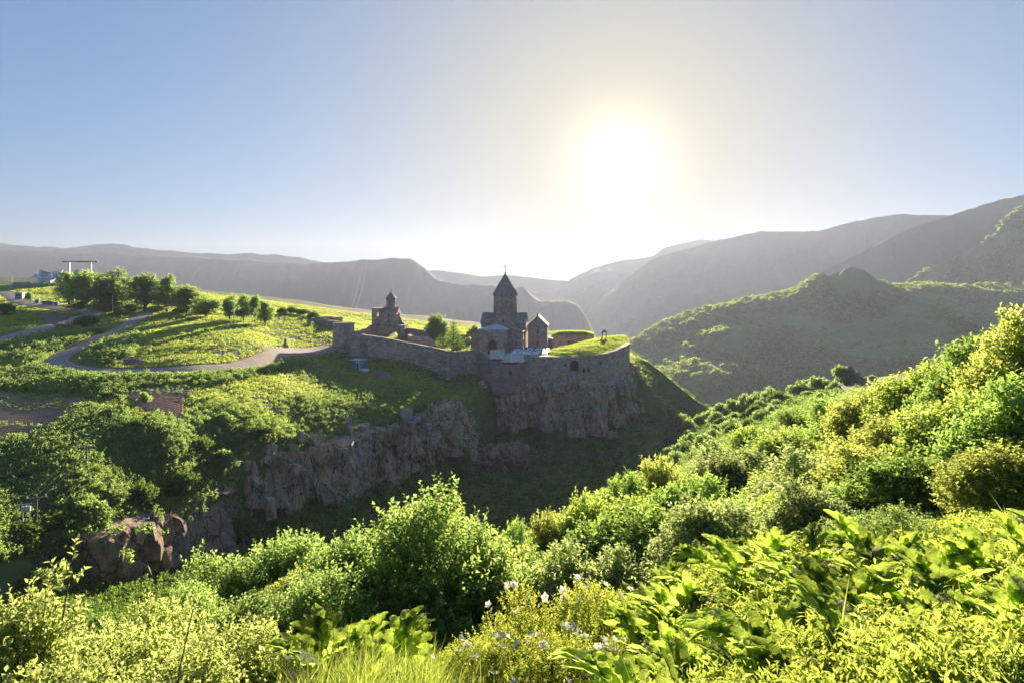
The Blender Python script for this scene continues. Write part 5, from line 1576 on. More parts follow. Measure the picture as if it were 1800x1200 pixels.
# ---- right: thicket on the slope
for k, (kind, px, tp, d, wpx, lab) in enumerate([
    ('tree', 905, 900, 22, 130, 'small bright bush top just right of the tallest hazel'),
    ('tree', 965, 885, 24, 140, 'bright bush in the thicket left of the high rounded one'),
    ('tree', 1020, 850, 25, 170, 'bushy tree at the left front of the thicket before the shaded slope'),
    ('tree', 1090, 815, 27, 210, 'high rounded tree of the thicket in front of the dark ravine'),
    ('tree', 1165, 790, 31, 170, 'pale topped tree of the thicket reaching to the crag foot'),
    ('tree', 1120, 862, 21, 240, 'dense tree in the thicket below the high rounded one'),
    ('tree', 1215, 812, 23, 230, 'dense tree of the thicket left of the small yellow one'),
    ('olive', 1270, 768, 38, 170, 'greyish green tree on the slope below the far bushes'),
    ('tree', 1330, 742, 44, 150, 'small treetop of the thicket edge below the ruined chapel'),
    ('tree', 1400, 708, 44, 160, 'treetop of the thicket edge just right of the ruined chapel line'),
    ('olive', 1290, 776, 28, 220, 'olive toned tree in the middle of the thicket'),
    ('tree', 1240, 862, 17, 230, 'tree in the thicket above the hogweed patch at its left end'),
    ('tree', 1300, 860, 15, 150, 'small bright yellow green tree in the thicket middle'),
    ('olive', 1440, 778, 19, 300, 'olive toned spreading tree above the hogweed patch'),
    ('tree', 1380, 748, 31, 220, 'tree of the thicket behind the olive toned spreading one'),
    ('tree', 1470, 688, 36, 200, 'bright treetop on the skyline of the thicket left of the tall corner trees'),
    ('tree', 1550, 664, 31, 230, 'bright treetop in the skyline of the thicket, middle of the climb'),
    ('tree', 1635, 625, 28, 240, 'leafy treetop high on the thicket skyline before the wooded spur'),
    ('tree', 1720, 572, 23, 260, 'tall leafy tree near the right edge, second on the skyline'),
    ('tree', 1810, 525, 20, 270, 'tallest leafy tree at the right edge under the blue mountain'),
    ('tree', 1700, 668, 16, 300, 'broad leafy tree before the skyline trees at the right'),
    ('tree', 1800, 632, 13.5, 300, 'big near tree cut by the right edge of the picture'),
    ('tree', 1570, 712, 19, 280, 'broad tree in the upper middle of the thicket'),
    ('olive', 1420, 832, 13.5, 220, 'pale olive bush just above the hogweed patch'),
    ('tree', 1610, 775, 13.5, 280, 'tree above the dark round bush'),
    ('tree', 1760, 768, 11.0, 250, 'near leafy bush at the right edge above the grass'),
    ('olive', 1000, 950, 14.5, 240, 'pale arching bush behind the white roses'),
    ('olive', 1085, 955, 14.0, 200, 'pale arching bush right of its twin behind the white roses'),
    ('tree', 1160, 960, 14.5, 180, 'dark leaved bush between the roses and the hogweed')]):
    plant(kind, 'thicket_tree', lab, 'tree', px, tp, d, wpx, G_R, None if kind == 'olive' else k % 3)
# ---- rose bushes with white blossoms
pet = MB()
for k in range(5):
    a = k * 1.257
    c, s_ = math.cos(a), math.sin(a)
    pet.add([(0, 0, 0), (0.022 * c - 0.014 * s_, 0.022 * s_ + 0.014 * c, 0.010), (0.036 * c, 0.036 * s_, 0.016), (0.022 * c + 0.014 * s_, 0.022 * s_ - 0.014 * c, 0.010)], [(0, 1, 2, 3)])
PET = pet.mesh('blossom', M['petal'])
for k, (px, tp, d, wpx, lab) in enumerate([
    (925, 1010, 8.8, 230, 'rose bush with white blossoms left of the hogweed patch'),
    (1050, 1000, 9.2, 240, 'rose bush with white blossoms beside the pale arching bushes'),
    (985, 1085, 7.4, 270, 'nearest rose bush with white blossoms at the bottom edge'),
    (840, 1100, 7.6, 200, 'low rose bush with white blossoms beside the large leaves at the hollow'),
    (1090, 1110, 7.4, 180, 'rose bush at the bottom edge where the hogweed begins')]):
    e = plant('rose', 'rose_bush', lab, 'bush', px, tp, d, wpx, 'white flowering rose bushes', k % 2)
    me = e.children[0].data
    co = np.empty(len(me.vertices) * 3); me.vertices.foreach_get('co', co); co = co.reshape(-1, 3)
    cd_ = co[(co[:, 2] > 0.9)]; cand = cd_[np.argsort(-(cd_[:, 2] + 0.8 * np.hypot(cd_[:, 0], cd_[:, 1])))[:3500]]
    for q in cand[RNG.integers(0, len(cand), 16)]:
        s_ = RNG.uniform(1.2, 1.9)
        obj('blossom', PET, e, q + np.array([0, 0, 0.05]) + 0.03 * RNG.normal(size=3), (RNG.uniform(0.2, 1.2), RNG.uniform(-0.5, 0.5), RNG.uniform(0, 6)), (s_ / e.scale[0], s_ / e.scale[1], s_ / e.scale[2]))
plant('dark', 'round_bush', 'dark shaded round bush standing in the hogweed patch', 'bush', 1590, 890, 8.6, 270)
plant('dark', 'round_bush', 'small leafy bush at the upper edge of the hogweed patch', 'bush', 1520, 905, 10.0, 130)

# ---- fill the hillside between with more of the thicket
def fill(n, pxr, dr, minsep, kind_of, hr, name, label, cat, group, cond=None, seed=1, wf=1.2):
    r = np.random.default_rng(seed); done = 0
    px = r.uniform(*pxr, n * 12); d = np.exp(r.uniform(math.log(dr[0]), math.log(dr[1]), n * 12))
    X = (px - CX) / F * d; Z = ground_z(X, d); py = HY - Z / d * F
    for i in range(len(px)):
        if done >= n: break
        if cond is not None and not cond(px[i], py[i], d[i]): continue
        h_ = r.uniform(*hr)
        sep = minsep * h_
        if any((X[i] - a) ** 2 + (d[i] - b) ** 2 < (sep + 0.35 * c) ** 2 for a, b, c in VEG): continue
        top = HY - (Z[i] + h_) / d[i] * F
        plant(kind_of(r), name, label, cat, px[i], top, d[i], h_ * wf * F / d[i], group)
        done += 1
    return done


n1 = fill(140, (960, 1950), (34, 150), 0.26, lambda r: 'mid', (3.0, 5.0), 'thicket_bush', 'leafy bush in the dense thicket behind the near trees of the right slope', 'bush', 'bushes filling the right slope',
          lambda px, py, d: py < 1000 and px > 900 + 2.2 * (150 - d) * 0 and (px > 1150 or d < 60) and not (d > 110 and px < 1300) and (d < 34 or py - 4.5 / d * F > np.interp(px, [1100, 1200, 1300, 1400, 1500, 1600, 1700, 1800], [850, 805, 760, 720, 692, 652, 595, 545])), 3)
n2 = fill(60, (480, 1800), (13, 34), 0.30, lambda r: 'tree' if r.random() < 0.75 else 'olive', (2.2, 3.8), 'thicket_bush', 'low leafy bush hidden among the near trees of the thicket', 'bush', 'low bushes among the near trees', None, 4)
print('fill', n1, n2)

# ---- knoll with the ruin, and the bushes below it
plant('bush', 'round_tree', 'big round tree beside the ruined chapel on the knoll', 'tree', 1479, 637, 196, 38)
plant('bush', 'round_bush', 'small round bush at the foot of the ruined chapel', 'bush', 1489, 658, 190, 20)
plant('bush', 'round_bush', 'small bush right of the ruined chapel', 'bush', 1533, 656, 192, 16)
KN = [(1440, 657, 182, 44), (1408, 664, 186, 40), (1385, 690, 178, 34), (1352, 668, 190, 40), (1328, 682, 186, 36), (1310, 690, 192, 34), (1290, 698, 196, 36), (1268, 706, 200, 36), (1250, 712, 205, 32), (1232, 722, 208, 30), (1262, 722, 190, 40),
      (1290, 722, 180, 40), (1335, 700, 176, 34), (1366, 700, 170, 36), (1392, 706, 164, 30), (1300, 740, 168, 36), (1340, 732, 164, 34), (1420, 684, 172, 34), (1445, 690, 166, 30), (1470, 684, 175, 24), (1278, 748, 172, 30), (1370, 726, 158, 34), (1410, 716, 156, 34), (1195, 712, 226, 34), (1180, 716, 232, 28), (1212, 728, 220, 30)]
for px, tp, d, wpx in KN:
    plant('bush', 'round_bush', 'rounded bush in the cluster on the slope below the ruined chapel', 'bush', px, tp, d, wpx, 'bushes below the knoll', hmin=2.2, hmax=6.5)

n3 = fill(50, (1170, 1480), (140, 228), 0.42, lambda r: 'bush' if r.random() < 0.6 else 'darkbush', (2.2, 4.6), 'slope_bush', 'bush scattered on the slope across the ravine below the knoll', 'bush', 'scattered bushes across the ravine', lambda px, py, d: py > 668 and not (px > 1440 and d > 180), 8, 1.3)
print('fill3', n3)
# ---- plateau: walnut row, small group, courtyard trees
for k, (px, tp, d, wpx, lab) in enumerate([
    (122, 478, 252, 56, 'leftmost walnut tree of the row, beside the gantry'), (150, 473, 243, 93, 'broad walnut tree, second of the row from the station'),
    (197, 471, 236, 84, 'walnut tree with the pale lamp post before it, third of the row'), (222, 485, 246, 67, 'narrow walnut tree behind the third of the row'),
    (255, 480, 234, 86, 'walnut tree in the middle of the row with clear trunk'), (293, 483, 231, 57, 'narrow walnut tree right of the row middle'),
    (330, 499, 229, 82, 'round walnut tree with forked trunk, last big one of the row'), (362, 521, 219, 77, 'low spreading tree at the right end of the walnut row'), (278, 493, 262, 81, 'walnut tree behind the row middle'), (172, 477, 258, 107, 'walnut tree behind the second of the row'), (238, 487, 256, 100, 'walnut tree behind the clear trunked one'), (310, 500, 250, 75, 'walnut tree filling the gap before the last big one'), (350, 513, 240, 75, 'lower walnut tree behind the last big one')]):
    plant('walnut', 'walnut_tree', lab, 'tree', px, tp, d, wpx, 'walnut trees by the road', k % 5)
for k, (px, tp, d, wpx, lab) in enumerate([(404, 517, 214, 36, 'left tree of the small group on the meadow'), (428, 516, 215, 36, 'second tree of the small group on the meadow'), (448, 518, 217, 34, 'brownish third tree of the small group on the meadow'), (466, 528, 212, 40, 'right rounded tree of the small group on the meadow')]):
    plant('walnut', 'meadow_tree', lab, 'tree', px, tp, d, wpx, 'small tree group on the meadow', (k + 2) % 5)
for px, tp, d, wpx, lab in [(497, 538, 240, 22, 'dark bush behind the small tree group'), (514, 536, 246, 24, 'rounded dark bush on the plateau rim, left of the pair'), (534, 541, 246, 30, 'wide dark bush on the plateau rim'), (552, 545, 244, 24, 'small bush on the plateau rim beside the ruined mound')]:
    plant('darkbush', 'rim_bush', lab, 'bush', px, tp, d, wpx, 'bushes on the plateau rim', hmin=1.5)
plant('walnut', 'courtyard_tree', 'round leafy tree in the courtyard left of the spruce', 'tree', 766, 550, 240, 54, variant=1)
plant('walnut', 'courtyard_tree', 'pale leafy tree low behind the courtyard wall', 'tree', 756, 574, 231, 42, variant=2)
plant('spruce', 'spruce_tree', 'narrow dark spruce tree in the courtyard before the church', 'tree', 797, 560, 228, 46)
plant('spruce', 'spruce_tree', 'smaller spruce tree behind the taller one in the courtyard', 'tree', 779, 572, 236, 36)
plant('bush', 'courtyard_bush', 'pale hazy bush on the far rim just left of the church', 'bush', 832, 570, 262, 28)
plant('bush', 'courtyard_bush', 'low bush on the far rim between spruce and church', 'bush', 812, 586, 262, 24)
for px, tp, d, wpx, lab in [(140, 530, 240, 40, 'low shrub under the left end of the walnut row'), (180, 528, 238, 46, 'low shrub under the second walnut tree'), (232, 532, 236, 44, 'low shrub under the walnut row left of the middle'), (275, 536, 234, 40, 'low shrub under the walnut row right of the middle'), (316, 540, 232, 36, 'low shrub beside the forked walnut trunk'), (348, 543, 226, 30, 'low shrub at the right end of the walnut row')]:
    plant('bush', 'row_shrub', lab, 'bush', px, tp, d, wpx, 'shrubs under the walnut row')
# roadside
plant('darkbush', 'roadside_bush', 'dark round bush between lane and road', 'bush', 152, 552, 202, 50)
plant('bush', 'roadside_bush', 'pale shrub on the road bank below the dark round bush', 'bush', 176, 570, 186, 32)
plant('bush', 'roadside_bush', 'leafy bush beside the lamp post at the road end', 'bush', 214, 543, 226, 38)
plant('bush', 'meadow_bush', 'pale shrub in the sunny meadow below the thin pole', 'bush', 432, 572, 200, 30)
plant('bush', 'meadow_bush', 'little shrub by the ticket booth', 'bush', 52, 512, 262, 18)
plant('darkbush', 'roadside_bush', 'dark bush at the left edge above the lane', 'bush', 8, 530, 225, 40)
# slope above the left cliff
plant('walnut', 'bright_tree', 'bright yellow green tree standing alone below the bare ploughed plot', 'tree', 258, 728, 107, 72, variant=0)
for k, (kind, px, tp, d, wpx, lab) in enumerate([
    ('bush', 385, 788, 107, 66, 'large leafy bush at the right end of the left cliff top'), ('darkbush', 320, 822, 97, 66, 'grey green bush on the left cliff top, middle of three'), ('darkbush', 245, 842, 90, 66, 'dark bush on the left cliff top, left of three'),
    ('darkbush', 350, 800, 108, 50, 'dark bush behind the large leafy one on the cliff top'), ('darkbush', 418, 880, 103, 76, 'dark bush in the shade at the foot of the left cliff'), ('darkbush', 455, 830, 118, 60, 'dark bush before the left end of the long cliff'),
    ('bush', 390, 752, 118, 40, 'small pale bush on the terrace edge above the left cliff'), ('bush', 255, 706, 116, 26, 'small shrub at the corner of the bare plot'), ('darkbush', 40, 950, 74, 90, 'dark bush at the left edge behind the yellow green shrubs'),
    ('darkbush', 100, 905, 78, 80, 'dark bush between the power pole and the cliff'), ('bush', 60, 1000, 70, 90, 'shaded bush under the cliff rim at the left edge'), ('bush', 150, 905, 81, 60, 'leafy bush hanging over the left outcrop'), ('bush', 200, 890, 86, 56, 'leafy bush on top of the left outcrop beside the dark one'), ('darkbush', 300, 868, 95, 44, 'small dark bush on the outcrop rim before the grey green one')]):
    plant(kind, 'cliff_bush', lab, 'bush', px, tp, d, wpx, 'bushes about the left cliff', hmin=2.0, hmax=5.0)


# ---- ground cover: uncountable, so one object each
def tuft_mesh(name, seed, n, rad, h_, wd, mat, bend=0.35, segs=2):
    r = np.random.default_rng(seed); V = []; Fc = []
    for k in range(n):
        a = r.uniform(0, 6.28); q = rad * math.sqrt(r.random())
        b = np.array([q * math.cos(a), q * math.sin(a), -0.03]); f = r.uniform(0, 6.28)
        dr_ = np.array([math.cos(f), math.sin(f), 0]); sd = np.array([-dr_[1], dr_[0], 0])
        hh = h_ * r.uniform(0.55, 1.15); bd = bend * hh * r.uniform(0.4, 1.6); w0 = wd * r.uniform(0.7, 1.2)
        i0 = len(V)
        for s in range(segs):
            t = s / segs
            c = b + np.array([0, 0, hh * t * (1 - 0.15 * t)]) + dr_ * bd * t * t
            V += [c - sd * w0 * (1 - 0.6 * t) / 2, c + sd * w0 * (1 - 0.6 * t) / 2]
        V.append(b + np.array([0, 0, hh * 0.85]) + dr_ * bd)
        for s in range(segs - 1):
            p = i0 + 2 * s
            Fc += [[p, p + 1, p + 3], [p, p + 3, p + 2]]
        p = i0 + 2 * (segs - 1)
        Fc.append([p, p + 1, p + 2])
    return mesh_np(name, V, Fc, M[mat])


def herb_mesh(name, seed, n, R, H, ln, wd, mat):
    r = np.random.default_rng(seed)
    lb = [(r.normal(0, R * 0.35), r.normal(0, R * 0.35), H * r.uniform(0.25, 0.55), R * 0.55, R * 0.55, H * 0.45) for k in range(4)]
    V, Fc, *_ = crown_leaves(r, lb, n // 6, 6, ln * 1.6, ln, wd, 0.5, -0.2, 0.4, 0.05)
    return mesh_np(name, V, Fc, M[mat])


def scatter(name, label, pts, sc, meshes, seed=0, tilt=0.12):
    r = np.random.default_rng(seed)
    coll = bpy.data.collections.new(name + '_pieces')
    for k, me in enumerate(meshes):
        coll.objects.link(bpy.data.objects.new(name + '_piece', me))
    n = len(pts)
    me = bpy.data.meshes.new(name)
    me.vertices.add(n); me.vertices.foreach_set('co', np.asarray(pts, np.float32).ravel())
    a = me.attributes.new('rot', 'FLOAT_VECTOR', 'POINT')
    a.data.foreach_set('vector', np.stack([r.normal(0, tilt, n), r.normal(0, tilt, n), r.uniform(0, 6.28, n)], 1).astype(np.float32).ravel())
    a = me.attributes.new('siz', 'FLOAT', 'POINT'); a.data.foreach_set('value', np.asarray(sc, np.float32))
    a = me.attributes.new('pick', 'INT', 'POINT'); a.data.foreach_set('value', r.integers(0, len(meshes), n).astype(np.int32))
    ng = bpy.data.node_groups.new(name, 'GeometryNodeTree')
    ng.interface.new_socket('Geometry', in_out='INPUT', socket_type='NodeSocketGeometry')
    ng.interface.new_socket('Geometry', in_out='OUTPUT', socket_type='NodeSocketGeometry')
    N, L = ng.nodes.new, ng.links.new
    gi, go = N('NodeGroupInput'), N('NodeGroupOutput')
    ci = N('GeometryNodeCollectionInfo'); ci.inputs[0].default_value = coll
    ci.inputs['Separate Children'].default_value = True; ci.inputs['Reset Children'].default_value = True
    ip = N('GeometryNodeInstanceOnPoints'); ip.inputs['Pick Instance'].default_value = True
    def at(nm, ty):
        q = N('GeometryNodeInputNamedAttribute'); q.data_type = ty; q.inputs[0].default_value = nm
        return q.outputs[0]
    e2r = N('FunctionNodeEulerToRotation')
    L(at('rot', 'FLOAT_VECTOR'), e2r.inputs[0]); L(e2r.outputs[0], ip.inputs['Rotation'])
    L(at('siz', 'FLOAT'), ip.inputs['Scale']); L(at('pick', 'INT'), ip.inputs['Instance Index'])
    L(gi.outputs[0], ip.inputs['Points']); L(ci.outputs[0], ip.inputs['Instance']); L(ip.outputs[0], go.inputs[0])
    o = obj(name, me)
    md = o.modifiers.new('scatter', 'NODES'); md.node_group = ng
    return tag(o, label, kind='stuff')


def cand(n, pxr, dr, seed):
    r = np.random.default_rng(seed)
    px = r.uniform(*pxr, n); d = np.exp(r.uniform(math.log(dr[0]), math.log(dr[1]), n))
    X = (px - CX) / F * d; Z = ground_z(X, d)
    return px, HY - Z / d * F, d, np.stack([X, d, Z], 1), r


def near_road(p):
    return np.minimum(seg_dist(p[:, 0], p[:, 1], ROADC[::2])[0] - ROADW * 1.05, seg_dist(p[:, 0], p[:, 1], LANEC[::2])[0] - LANEW * 1.05)


def in_field(p):
    m = np.zeros(len(p), bool)
    for cor, _ in FIELDS:
        m |= inside(p[:, 0], p[:, 1], [P(*q)[:2] for q in cor])
    for cor in ([(648, 652, 191), (683, 650, 192), (692, 668, 184), (672, 682, 179)], [(62, 549, 232.3), (128, 557, 221.6), (110, 574, 200.1), (78, 570, 205.0)], [(205, 632, 150.0), (250, 630, 151.1), (255, 643, 143.9), (212, 644, 143.3)]):
        m |= inside(p[:, 0], p[:, 1], [P(*q)[:2] for q in cor])
    return m


def ppoly(px, py, poly):
    return inside(px, py, poly)


MON = [P(*q)[:2] for q in [(612, 0, 206), (786, 0, 201.5), (842, 0, 212), (868, 0, 204), (922, 0, 207), (1010, 0, 209), (1066, 0, 213), (1098, 0, 222), (1107, 0, 240), (1100, 0, 256), (965, 0, 262), (965, 0, 245), (930, 0, 246), (846, 0, 246), (846, 0, 216), (720, 0, 238), (655, 0, 236)]]
CH = [P(*q)[:2] for q in [(842, 0, 214), (925, 0, 206), (1012, 0, 208), (1105, 0, 226), (1105, 0, 256), (965, 0, 266), (840, 0, 252)]]

# short meadow grass on the whole plateau
px, py, d, p, r = cand(210000, (-60, 1180), (66, 330), 11)
up = inside(p[:, 0], p[:, 1], RIMP)
ok = up & (near_road(p) > 0.2) & ~in_field(p) & ~inside(p[:, 0], p[:, 1], CH)
dn = fbm(p[:, 0] / 7, p[:, 1] / 7, 3, 41)
ok &= r.random(len(p)) < smooth(-0.35, 0.1, dn) * 0.8 + 0.2
TG = [tuft_mesh('tuft', 50 + k, 13, 0.55, 0.42, 0.10, 'grass_slope') for k in range(3)]
scatter('meadow_grass', 'bright meadow grass over the plateau', p[ok], r.uniform(0.6, 1.25, ok.sum()) * (0.75 + 0.25 * d[ok] / 200), TG, 1)
# leafy herbs: banks of the road, strip under it, terrace
px, py, d, p, r = cand(90000, (-60, 900), (66, 230), 12)
up = inside(p[:, 0], p[:, 1], RIMP)
n_ = fbm(p[:, 0] / 12, p[:, 1] / 12, 4, 43)
strip = ppoly(px, py, [(-60, 640), (90, 648), (180, 662), (330, 660), (520, 634), (560, 640), (400, 672), (200, 700), (0, 690), (-60, 690)])
bank = ppoly(px, py, [(-60, 600), (120, 575), (250, 556), (240, 575), (180, 600), (110, 622), (95, 650), (-60, 690)])
inner = ppoly(px, py, [(140, 640), (150, 610), (230, 575), (255, 600), (215, 640), (190, 650)])
low = ppoly(px, py, [(-60, 760), (60, 775), (150, 715), (330, 735), (460, 760), (440, 800), (380, 880), (200, 930), (-60, 1010)])
terr = ppoly(px, py, [(330, 735), (520, 660), (620, 660), (800, 690), (790, 715), (560, 785), (420, 805)])
pr = np.where(strip, 0.8, np.where(bank, 0.55, np.where(inner, 0.8, np.where(low, 1.0, np.where(terr, 0.30, 0.03)))))
ok = up & (near_road(p) > 0.7) & ~in_field(p) & ~inside(p[:, 0], p[:, 1], MON) & (r.random(len(p)) < pr * smooth(-0.25, 0.1, n_ + 0.12 * low))
HB = [herb_mesh('herb', 60 + k, 54, 0.55, 0.75, 0.24, 0.16, ['leaf_far', 'leaf_hazel', 'leaf_far'][k]) for k in range(3)]
sz = r.uniform(0.6, 1.3, len(p)) * np.where(low, 0.95, np.where(terr, 0.8, 1.0))
scatter('undergrowth', 'leafy undergrowth on the banks and slopes of the plateau', p[ok], sz[ok], HB, 2)
# ravine sides below the rim: coarse dark grass and low scrub
px, py, d, p, r = cand(60000, (60, 1420), (60, 300), 13)
up = inside(p[:, 0], p[:, 1], RIMP)
ok = ~up & (py > 600) & (r.random(len(p)) < 0.75)
TD = [tuft_mesh('coarse_tuft', 70 + k, 11, 0.7, 0.6, 0.16, 'grass_slope', 0.5) for k in range(2)] + [herb_mesh('scrub', 75, 54, 0.7, 0.9, 0.3, 0.2, 'leaf_dark')]
scatter('ravine_grass', 'coarse grass and scrub on the shaded ravine sides', p[ok], r.uniform(0.6, 1.3, ok.sum()), TD, 3)
le = np.concatenate(LEDGE); rl = np.random.default_rng(31)
scatter('ledge_plants', 'tufts and small plants rooted in the ledges of the cliffs', le, rl.uniform(0.7, 1.7, len(le)), HB, 33, 0.3)
# young crop in the rows of the fields
cp_ = []
for k, (q, dep, pitch) in enumerate(field_rows):
    if k == 1: continue
    nrow = int(dep / pitch)
    r = np.random.default_rng(90 + k)
    for i in range(nrow):
        t_ = (i + 0.5) / nrow
        ii = min(int(t_ * (q.shape[0] - 1)), q.shape[0] - 1)
        row = q[ii]
        s_ = np.sort(r.random(int(np.linalg.norm(row[-1] - row[0]) / 0.5)))
        s_ = s_[(s_ > 0.03) & (s_ < 0.97)]
        x = np.interp(s_, np.linspace(0, 1, len(row)), row[:, 0]); y = np.interp(s_, np.linspace(0, 1, len(row)), row[:, 1])
        keep = fbm(x / 9, y / 9, 2, 5) > (-0.02 if k == 0 else -0.15)
        cp_.append(np.stack([x, y, ground_z(x, y) + 0.36], 1)[keep])
cp_ = np.concatenate(cp_)
scatter('young_crop', 'young crop plants in the field rows', cp_, np.random.default_rng(3).uniform(0.25, 0.5, len(cp_)), HB, 4)
# grass on the turf roofs
r = np.random.default_rng(21)
tpn = np.array(tpoly); lo, hi = tpn.min(0), tpn.max(0)
q = r.uniform(lo, hi, (9000, 2)); q = q[inside(q[:, 0], q[:, 1], tpoly)]
dd = seg_dist(q[:, 0], q[:, 1], tpoly, True)[0]
pz = turf_z(q[:, 0], q[:, 1], dd)
t2 = np.array(tt_poly); q2 = r.uniform(t2.min(0), t2.max(0), (1500, 2))
d2 = seg_dist(q2[:, 0], q2[:, 1], tt_poly, True)[0]
pz2 = zt0 + 0.05 + 0.7 * smooth(0, 4, d2)
pts = np.concatenate([np.column_stack([q, pz]), np.column_stack([q2, pz2])])
scatter('roof_grass', 'long grass on the turf roofs of the monastery', pts, r.uniform(0.6, 1.1, len(pts)), TG, 5)
# near slope: low growth under the thicket
px, py, d, p, r = cand(20000, (300, 1950), (12, 170), 14)
ok = ~inside(p[:, 0], p[:, 1], RIMP) & (px > 500)
HN = [herb_mesh('near_herb', 80 + k, 150, 0.5, 0.6, 0.09, 0.055, 'leaf_hazel') for k in range(3)]
scatter('thicket_floor', 'low leafy growth on the floor of the thicket', p[ok], r.uniform(0.7, 1.3, ok.sum()) * np.clip(d[ok] / 30, 0.9, 2.2), HN, 6)
# foreground grass
px, py, d, p, r = cand(9000, (480, 1950), (3.0, 13), 15)
dens = np.where(ppoly(px, py, [(560, 1120), (760, 1130), (800, 1330), (480, 1330)]), 0.8, 0.10)
dens = np.where((px > 1480) & (py < 1020), 0.9, dens)
dens = np.where((px > 1150) & (py > 1120), 0.25, dens)
ok = r.random(len(p)) < dens
GF = [tuft_mesh('grass_tuft', 85 + k, 16, 0.14, 0.42, 0.010, 'grass', 0.7, 4) for k in range(4)]
scatter('foreground_grass', 'long bright grass on the near slope', p[ok], r.uniform(0.6, 1.3, ok.sum()), GF, 7, 0.2)
px, py, d, p, r = cand(4200, (1050, 1950), (3.2, 12), 16)
HF = [herb_mesh('feather_herb', 95 + k, 150, 0.22, 0.34, 0.05, 0.022, 'grass') for k in range(3)]
scatter('foreground_herbs', 'feathery low herbs between the hogweed plants', p, r.uniform(0.6, 1.35, len(p)), HF, 8, 0.2)


# ---- hogweed: rosettes of large lobed leaves, each leaf a part
def hog_leaf(seed):
    r = np.random.default_rng(seed)
    V = []; Fc = []
    pet, bl = 0.42, r.uniform(0.48, 0.6)
    rise = r.uniform(0.85, 1.2); arc = r.uniform(0.3, 0.75)

    def spine(t):       # t along the whole leaf: stalk then blade, arching outwards
        s = pet + bl * t
        x = s * math.cos(rise) + 0.5 * arc * (t ** 2) * bl; z = s * math.sin(rise) - 0.55 * arc * (t ** 2) * bl
        return np.array([x, 0, z])

    def at(t, w_, dz=0.0):
        c = spine(t); e = spine(min(t + 0.01, 1.2)) - c; e /= np.linalg.norm(e)
        up = np.array([-e[2], 0, e[0]])
        return c + np.array([0, w_, 0]) + up * dz
    # stalk
    n0 = len(V)
    for q in range(4):
        s = pet * q / 3
        c = np.array([s * math.cos(rise), 0, s * math.sin(rise)])
        for k in range(3):
            a = k * 2.094
            V.append(c + 0.009 * np.array([0.3 * math.cos(a), math.cos(a), math.sin(a)]))
    for q in range(3):
        for k in range(3):
            i = n0 + 3 * q; j = (k + 1) % 3
            Fc += [[i + k, i + j, i + 3 + j], [i + k, i + 3 + j, i + 3 + k]]
    # lobes: (start on the midrib, angle, length, width)
    lob = []
    for t, an, ll, ww in ((0.0, 1.35, 0.28, 0.12), (0.14, 1.05, 0.36, 0.125), (0.34, 0.80, 0.36, 0.12), (0.55, 0.55, 0.29, 0.105)):
        for sg in (-1, 1):
            lob.append((t, sg * (an + r.normal(0, 0.08)), ll * r.uniform(0.85, 1.15), ww))
    lob.append((0.60, 0.0, 0.32, 0.13)); lob.append((-0.02, 0.0, 0.45, 0.14))
    cup = r.uniform(0.18, 0.42)
    for t, an, ll, ww in lob:
        ca, sa = math.cos(an), math.sin(an)
        i0 = len(V); n = 8
        for q in range(n + 1):
            f = q / n
            half = ww * 0.5 * (math.sin(math.pi * min(1, f * 0.86 + 0.14)) ** 0.75) * (1 + 0.30 * (q % 2)) if q < n else 0
            for w_ in (-half, 0.0, half):
                u = t + (f * ll * ca - w_ * sa) / bl; v = f * ll * sa + w_ * ca
                dz = cup * abs(v) + 0.38 * abs(w_) - 0.5 * f * f * ll * abs(sa) * 0.5 + 0.010 * r.normal()
                V.append(at(u, v, dz))
        for q in range(n):
            a = i0 + 3 * q
            Fc += [[a, a + 1, a + 4], [a, a + 4, a + 3], [a + 1, a + 2, a + 5], [a + 1, a + 5, a + 4]]
    return mesh_np('leaf', V, Fc, M['leaf_hog'], True)


HOG = [hog_leaf(300 + k) for k in range(6)]


def hogweed(px, py_, d, sc, lab, group, nl):
    x = (px - CX) / F * d; z = gz(x, d)
    e = empty('hogweed_plant', lab, 'plant', (x, d, z - 0.03), RNG.uniform(0, 6.28), group)
    a0 = RNG.uniform(0, 6.28)
    for k in range(nl):
        s_ = sc * RNG.uniform(0.75, 1.15)
        obj('leaf', HOG[int(RNG.integers(6))], e, (0, 0, 0), (RNG.normal(0, 0.2), RNG.uniform(-0.35, 0.45), a0 + k * 2.4 + RNG.normal(0, 0.15)), (s_, s_ * RNG.uniform(0.9, 1.1), s_))
    return e


placed = []
r = np.random.default_rng(77)
cand_h = []
for _ in range(2500):
    d = math.exp(r.uniform(math.log(4.2), math.log(11.5))); px = r.uniform(1120, 1900)
    x = (px - CX) / F * d
    if any((x - a) ** 2 + (d - b) ** 2 < (0.42) ** 2 for a, b in placed): continue
    if any((x - a) ** 2 + (d - b) ** 2 < (0.75 * c) ** 2 for a, b, c in VEG): continue
    z = gz(x, d); py = HY - z / d * F
    if py < 955 or (px > 1480 and py < 1000): continue
    placed.append((x, d)); cand_h.append((px, py, d))
for px, py, d in cand_h[:110]:
    hogweed(px, py, d, r.uniform(0.5, 0.9), 'hogweed plant with large lobed leaves in the sunny patch at the bottom right', 'hogweed plants in the sunny patch', int(r.integers(5, 8)))
for px, d, lab in ((610, 7.6, 'large leaved hogweed at the edge of the dark hollow, the upper one'), (575, 6.6, 'large leaved hogweed beside the grass at the bottom of the hollow'), (690, 7.0, 'hogweed with pale leaves left of the low rose bush')):
    hogweed(px, 0, d, 0.85, lab, None, 6)
print('hogweed', len(cand_h))
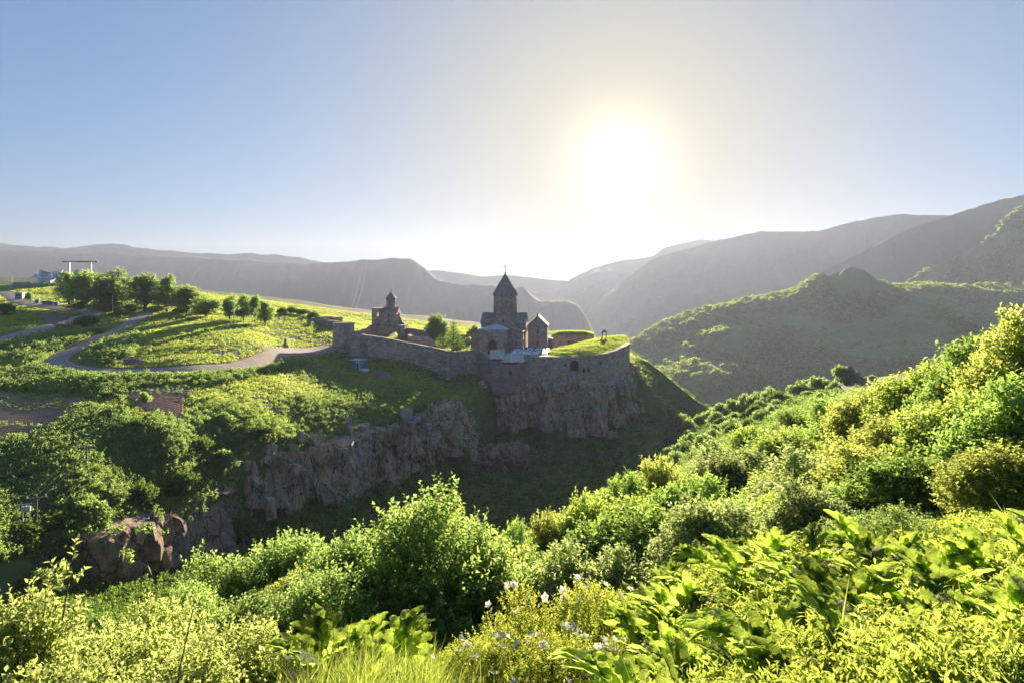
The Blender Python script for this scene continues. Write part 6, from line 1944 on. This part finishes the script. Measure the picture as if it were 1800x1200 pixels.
# bare twig in the left shrubs
tw = MB().tube([(0, 0, 0), (0.05, 0.02, 0.5), (0.09, 0, 0.95), (0.17, 0.02, 1.35)], 0.009, 0.004, 6).build('bare_twig', M['bark'], None, True, loc=P(292, 1425, 4.6))
tag(tw, 'bare brown twig sticking out of the yellow green shrubs', 'twig')

# ---- far woods: one mass each
def canopy_mesh(seed, n=70):
    r = np.random.default_rng(seed)
    lb = [(r.normal(0, 1.2), r.normal(0, 1.2), 2.2 + r.uniform(0, 1.2), 2.2, 2.2, 2.2) for k in range(4)]
    V, Fc, *_ = crown_leaves(r, lb, n // 3, 3, 1.0, 1.9, 1.5, 0.3, -0.3, 0.2, 0.05)
    return mesh_np('canopy_clump', V, Fc, M['canopy'])


CAN = [canopy_mesh(400 + k) for k in range(3)]
r = np.random.default_rng(55)
X = r.uniform(120, 1250, 24000); Y = r.uniform(700, 1330, 24000)
Z = hill_z(X, Y); px = CX + X / Y * F; py = HY - Z / Y * F
meadow = ppoly(px, py, [(1350, 560), (1400, 548), (1480, 575), (1560, 545), (1600, 515), (1850, 505), (1850, 600), (1700, 612), (1560, 640), (1480, 625), (1420, 590)])
mead2 = ppoly(px, py, [(1330, 545), (1390, 560), (1330, 590), (1260, 650), (1200, 700), (1190, 690), (1250, 610), (1300, 570)])
n_ = fbm(X / 60, Y / 60, 4, 12)
den = np.where(meadow, np.where(n_ > 0.13, 0.8, 0.03), np.where(mead2, 0.15, smooth(-0.22, 0.05, n_) * 0.95))
peak = np.hypot(X - 565, (Y - 1125)) < 60
ok = (r.random(len(X)) < den * np.where(peak, 0.12, 0.75))
scatter('far_woodland', 'woods covering the pointed hill across the gorge', np.column_stack([X, Y, Z - 0.5])[ok], r.uniform(0.7, 1.5, ok.sum()), CAN, 9)

ok = meadow & (r.random(len(X)) < 0.6)
scatter('hill_grass', 'sunlit meadow grass on the far hill', np.column_stack([X, Y, Z - 0.3])[ok], r.uniform(2.2, 4.0, ok.sum()), TG, 10)

# wooded patches on the nearer mountain sides
def ridge_points(key, n, seed, tmin, tmax, thr, px_max=1900):
    r = np.random.default_rng(seed)
    V = [v for l, v in RIDGES if key in l][0]
    nr, nc = V.shape[:2]
    i = r.integers(int(5 + tmin * (nr - 6)), int(5 + tmax * (nr - 6)), n); j = r.integers(0, nc - 1, n)
    a, b = r.random((n, 1)), r.random((n, 1))
    p = (V[i, j] * (1 - a) + V[i, j + 1] * a) * (1 - b) + (V[i + 1, j] * (1 - a) + V[i + 1, j + 1] * a) * b
    px = CX + p[:, 0] / p[:, 1] * F; py = HY - p[:, 2] / p[:, 1] * F
    sc = p[:, 1].mean() / 1000
    ok = (px > -100) & (px < px_max) & (py < 640) & (fbm(p[:, 0] / (110 * sc), p[:, 1] / (50 * sc) + p[:, 2] / (60 * sc), 4, seed) > thr)
    return p[ok]


for key, n, seed, lo, hi, thr, s0, lab in (('dark green wooded spur', 9000, 61, 0.0, 0.7, -0.06, 1.2, 'woods on the green spur at the right edge'),):
    pp = ridge_points(key, n, seed, lo, hi, thr)
    scatter('mountain_woodland', lab, pp, np.random.default_rng(seed).uniform(0.6, 1.3, len(pp)) * s0, CAN, seed)
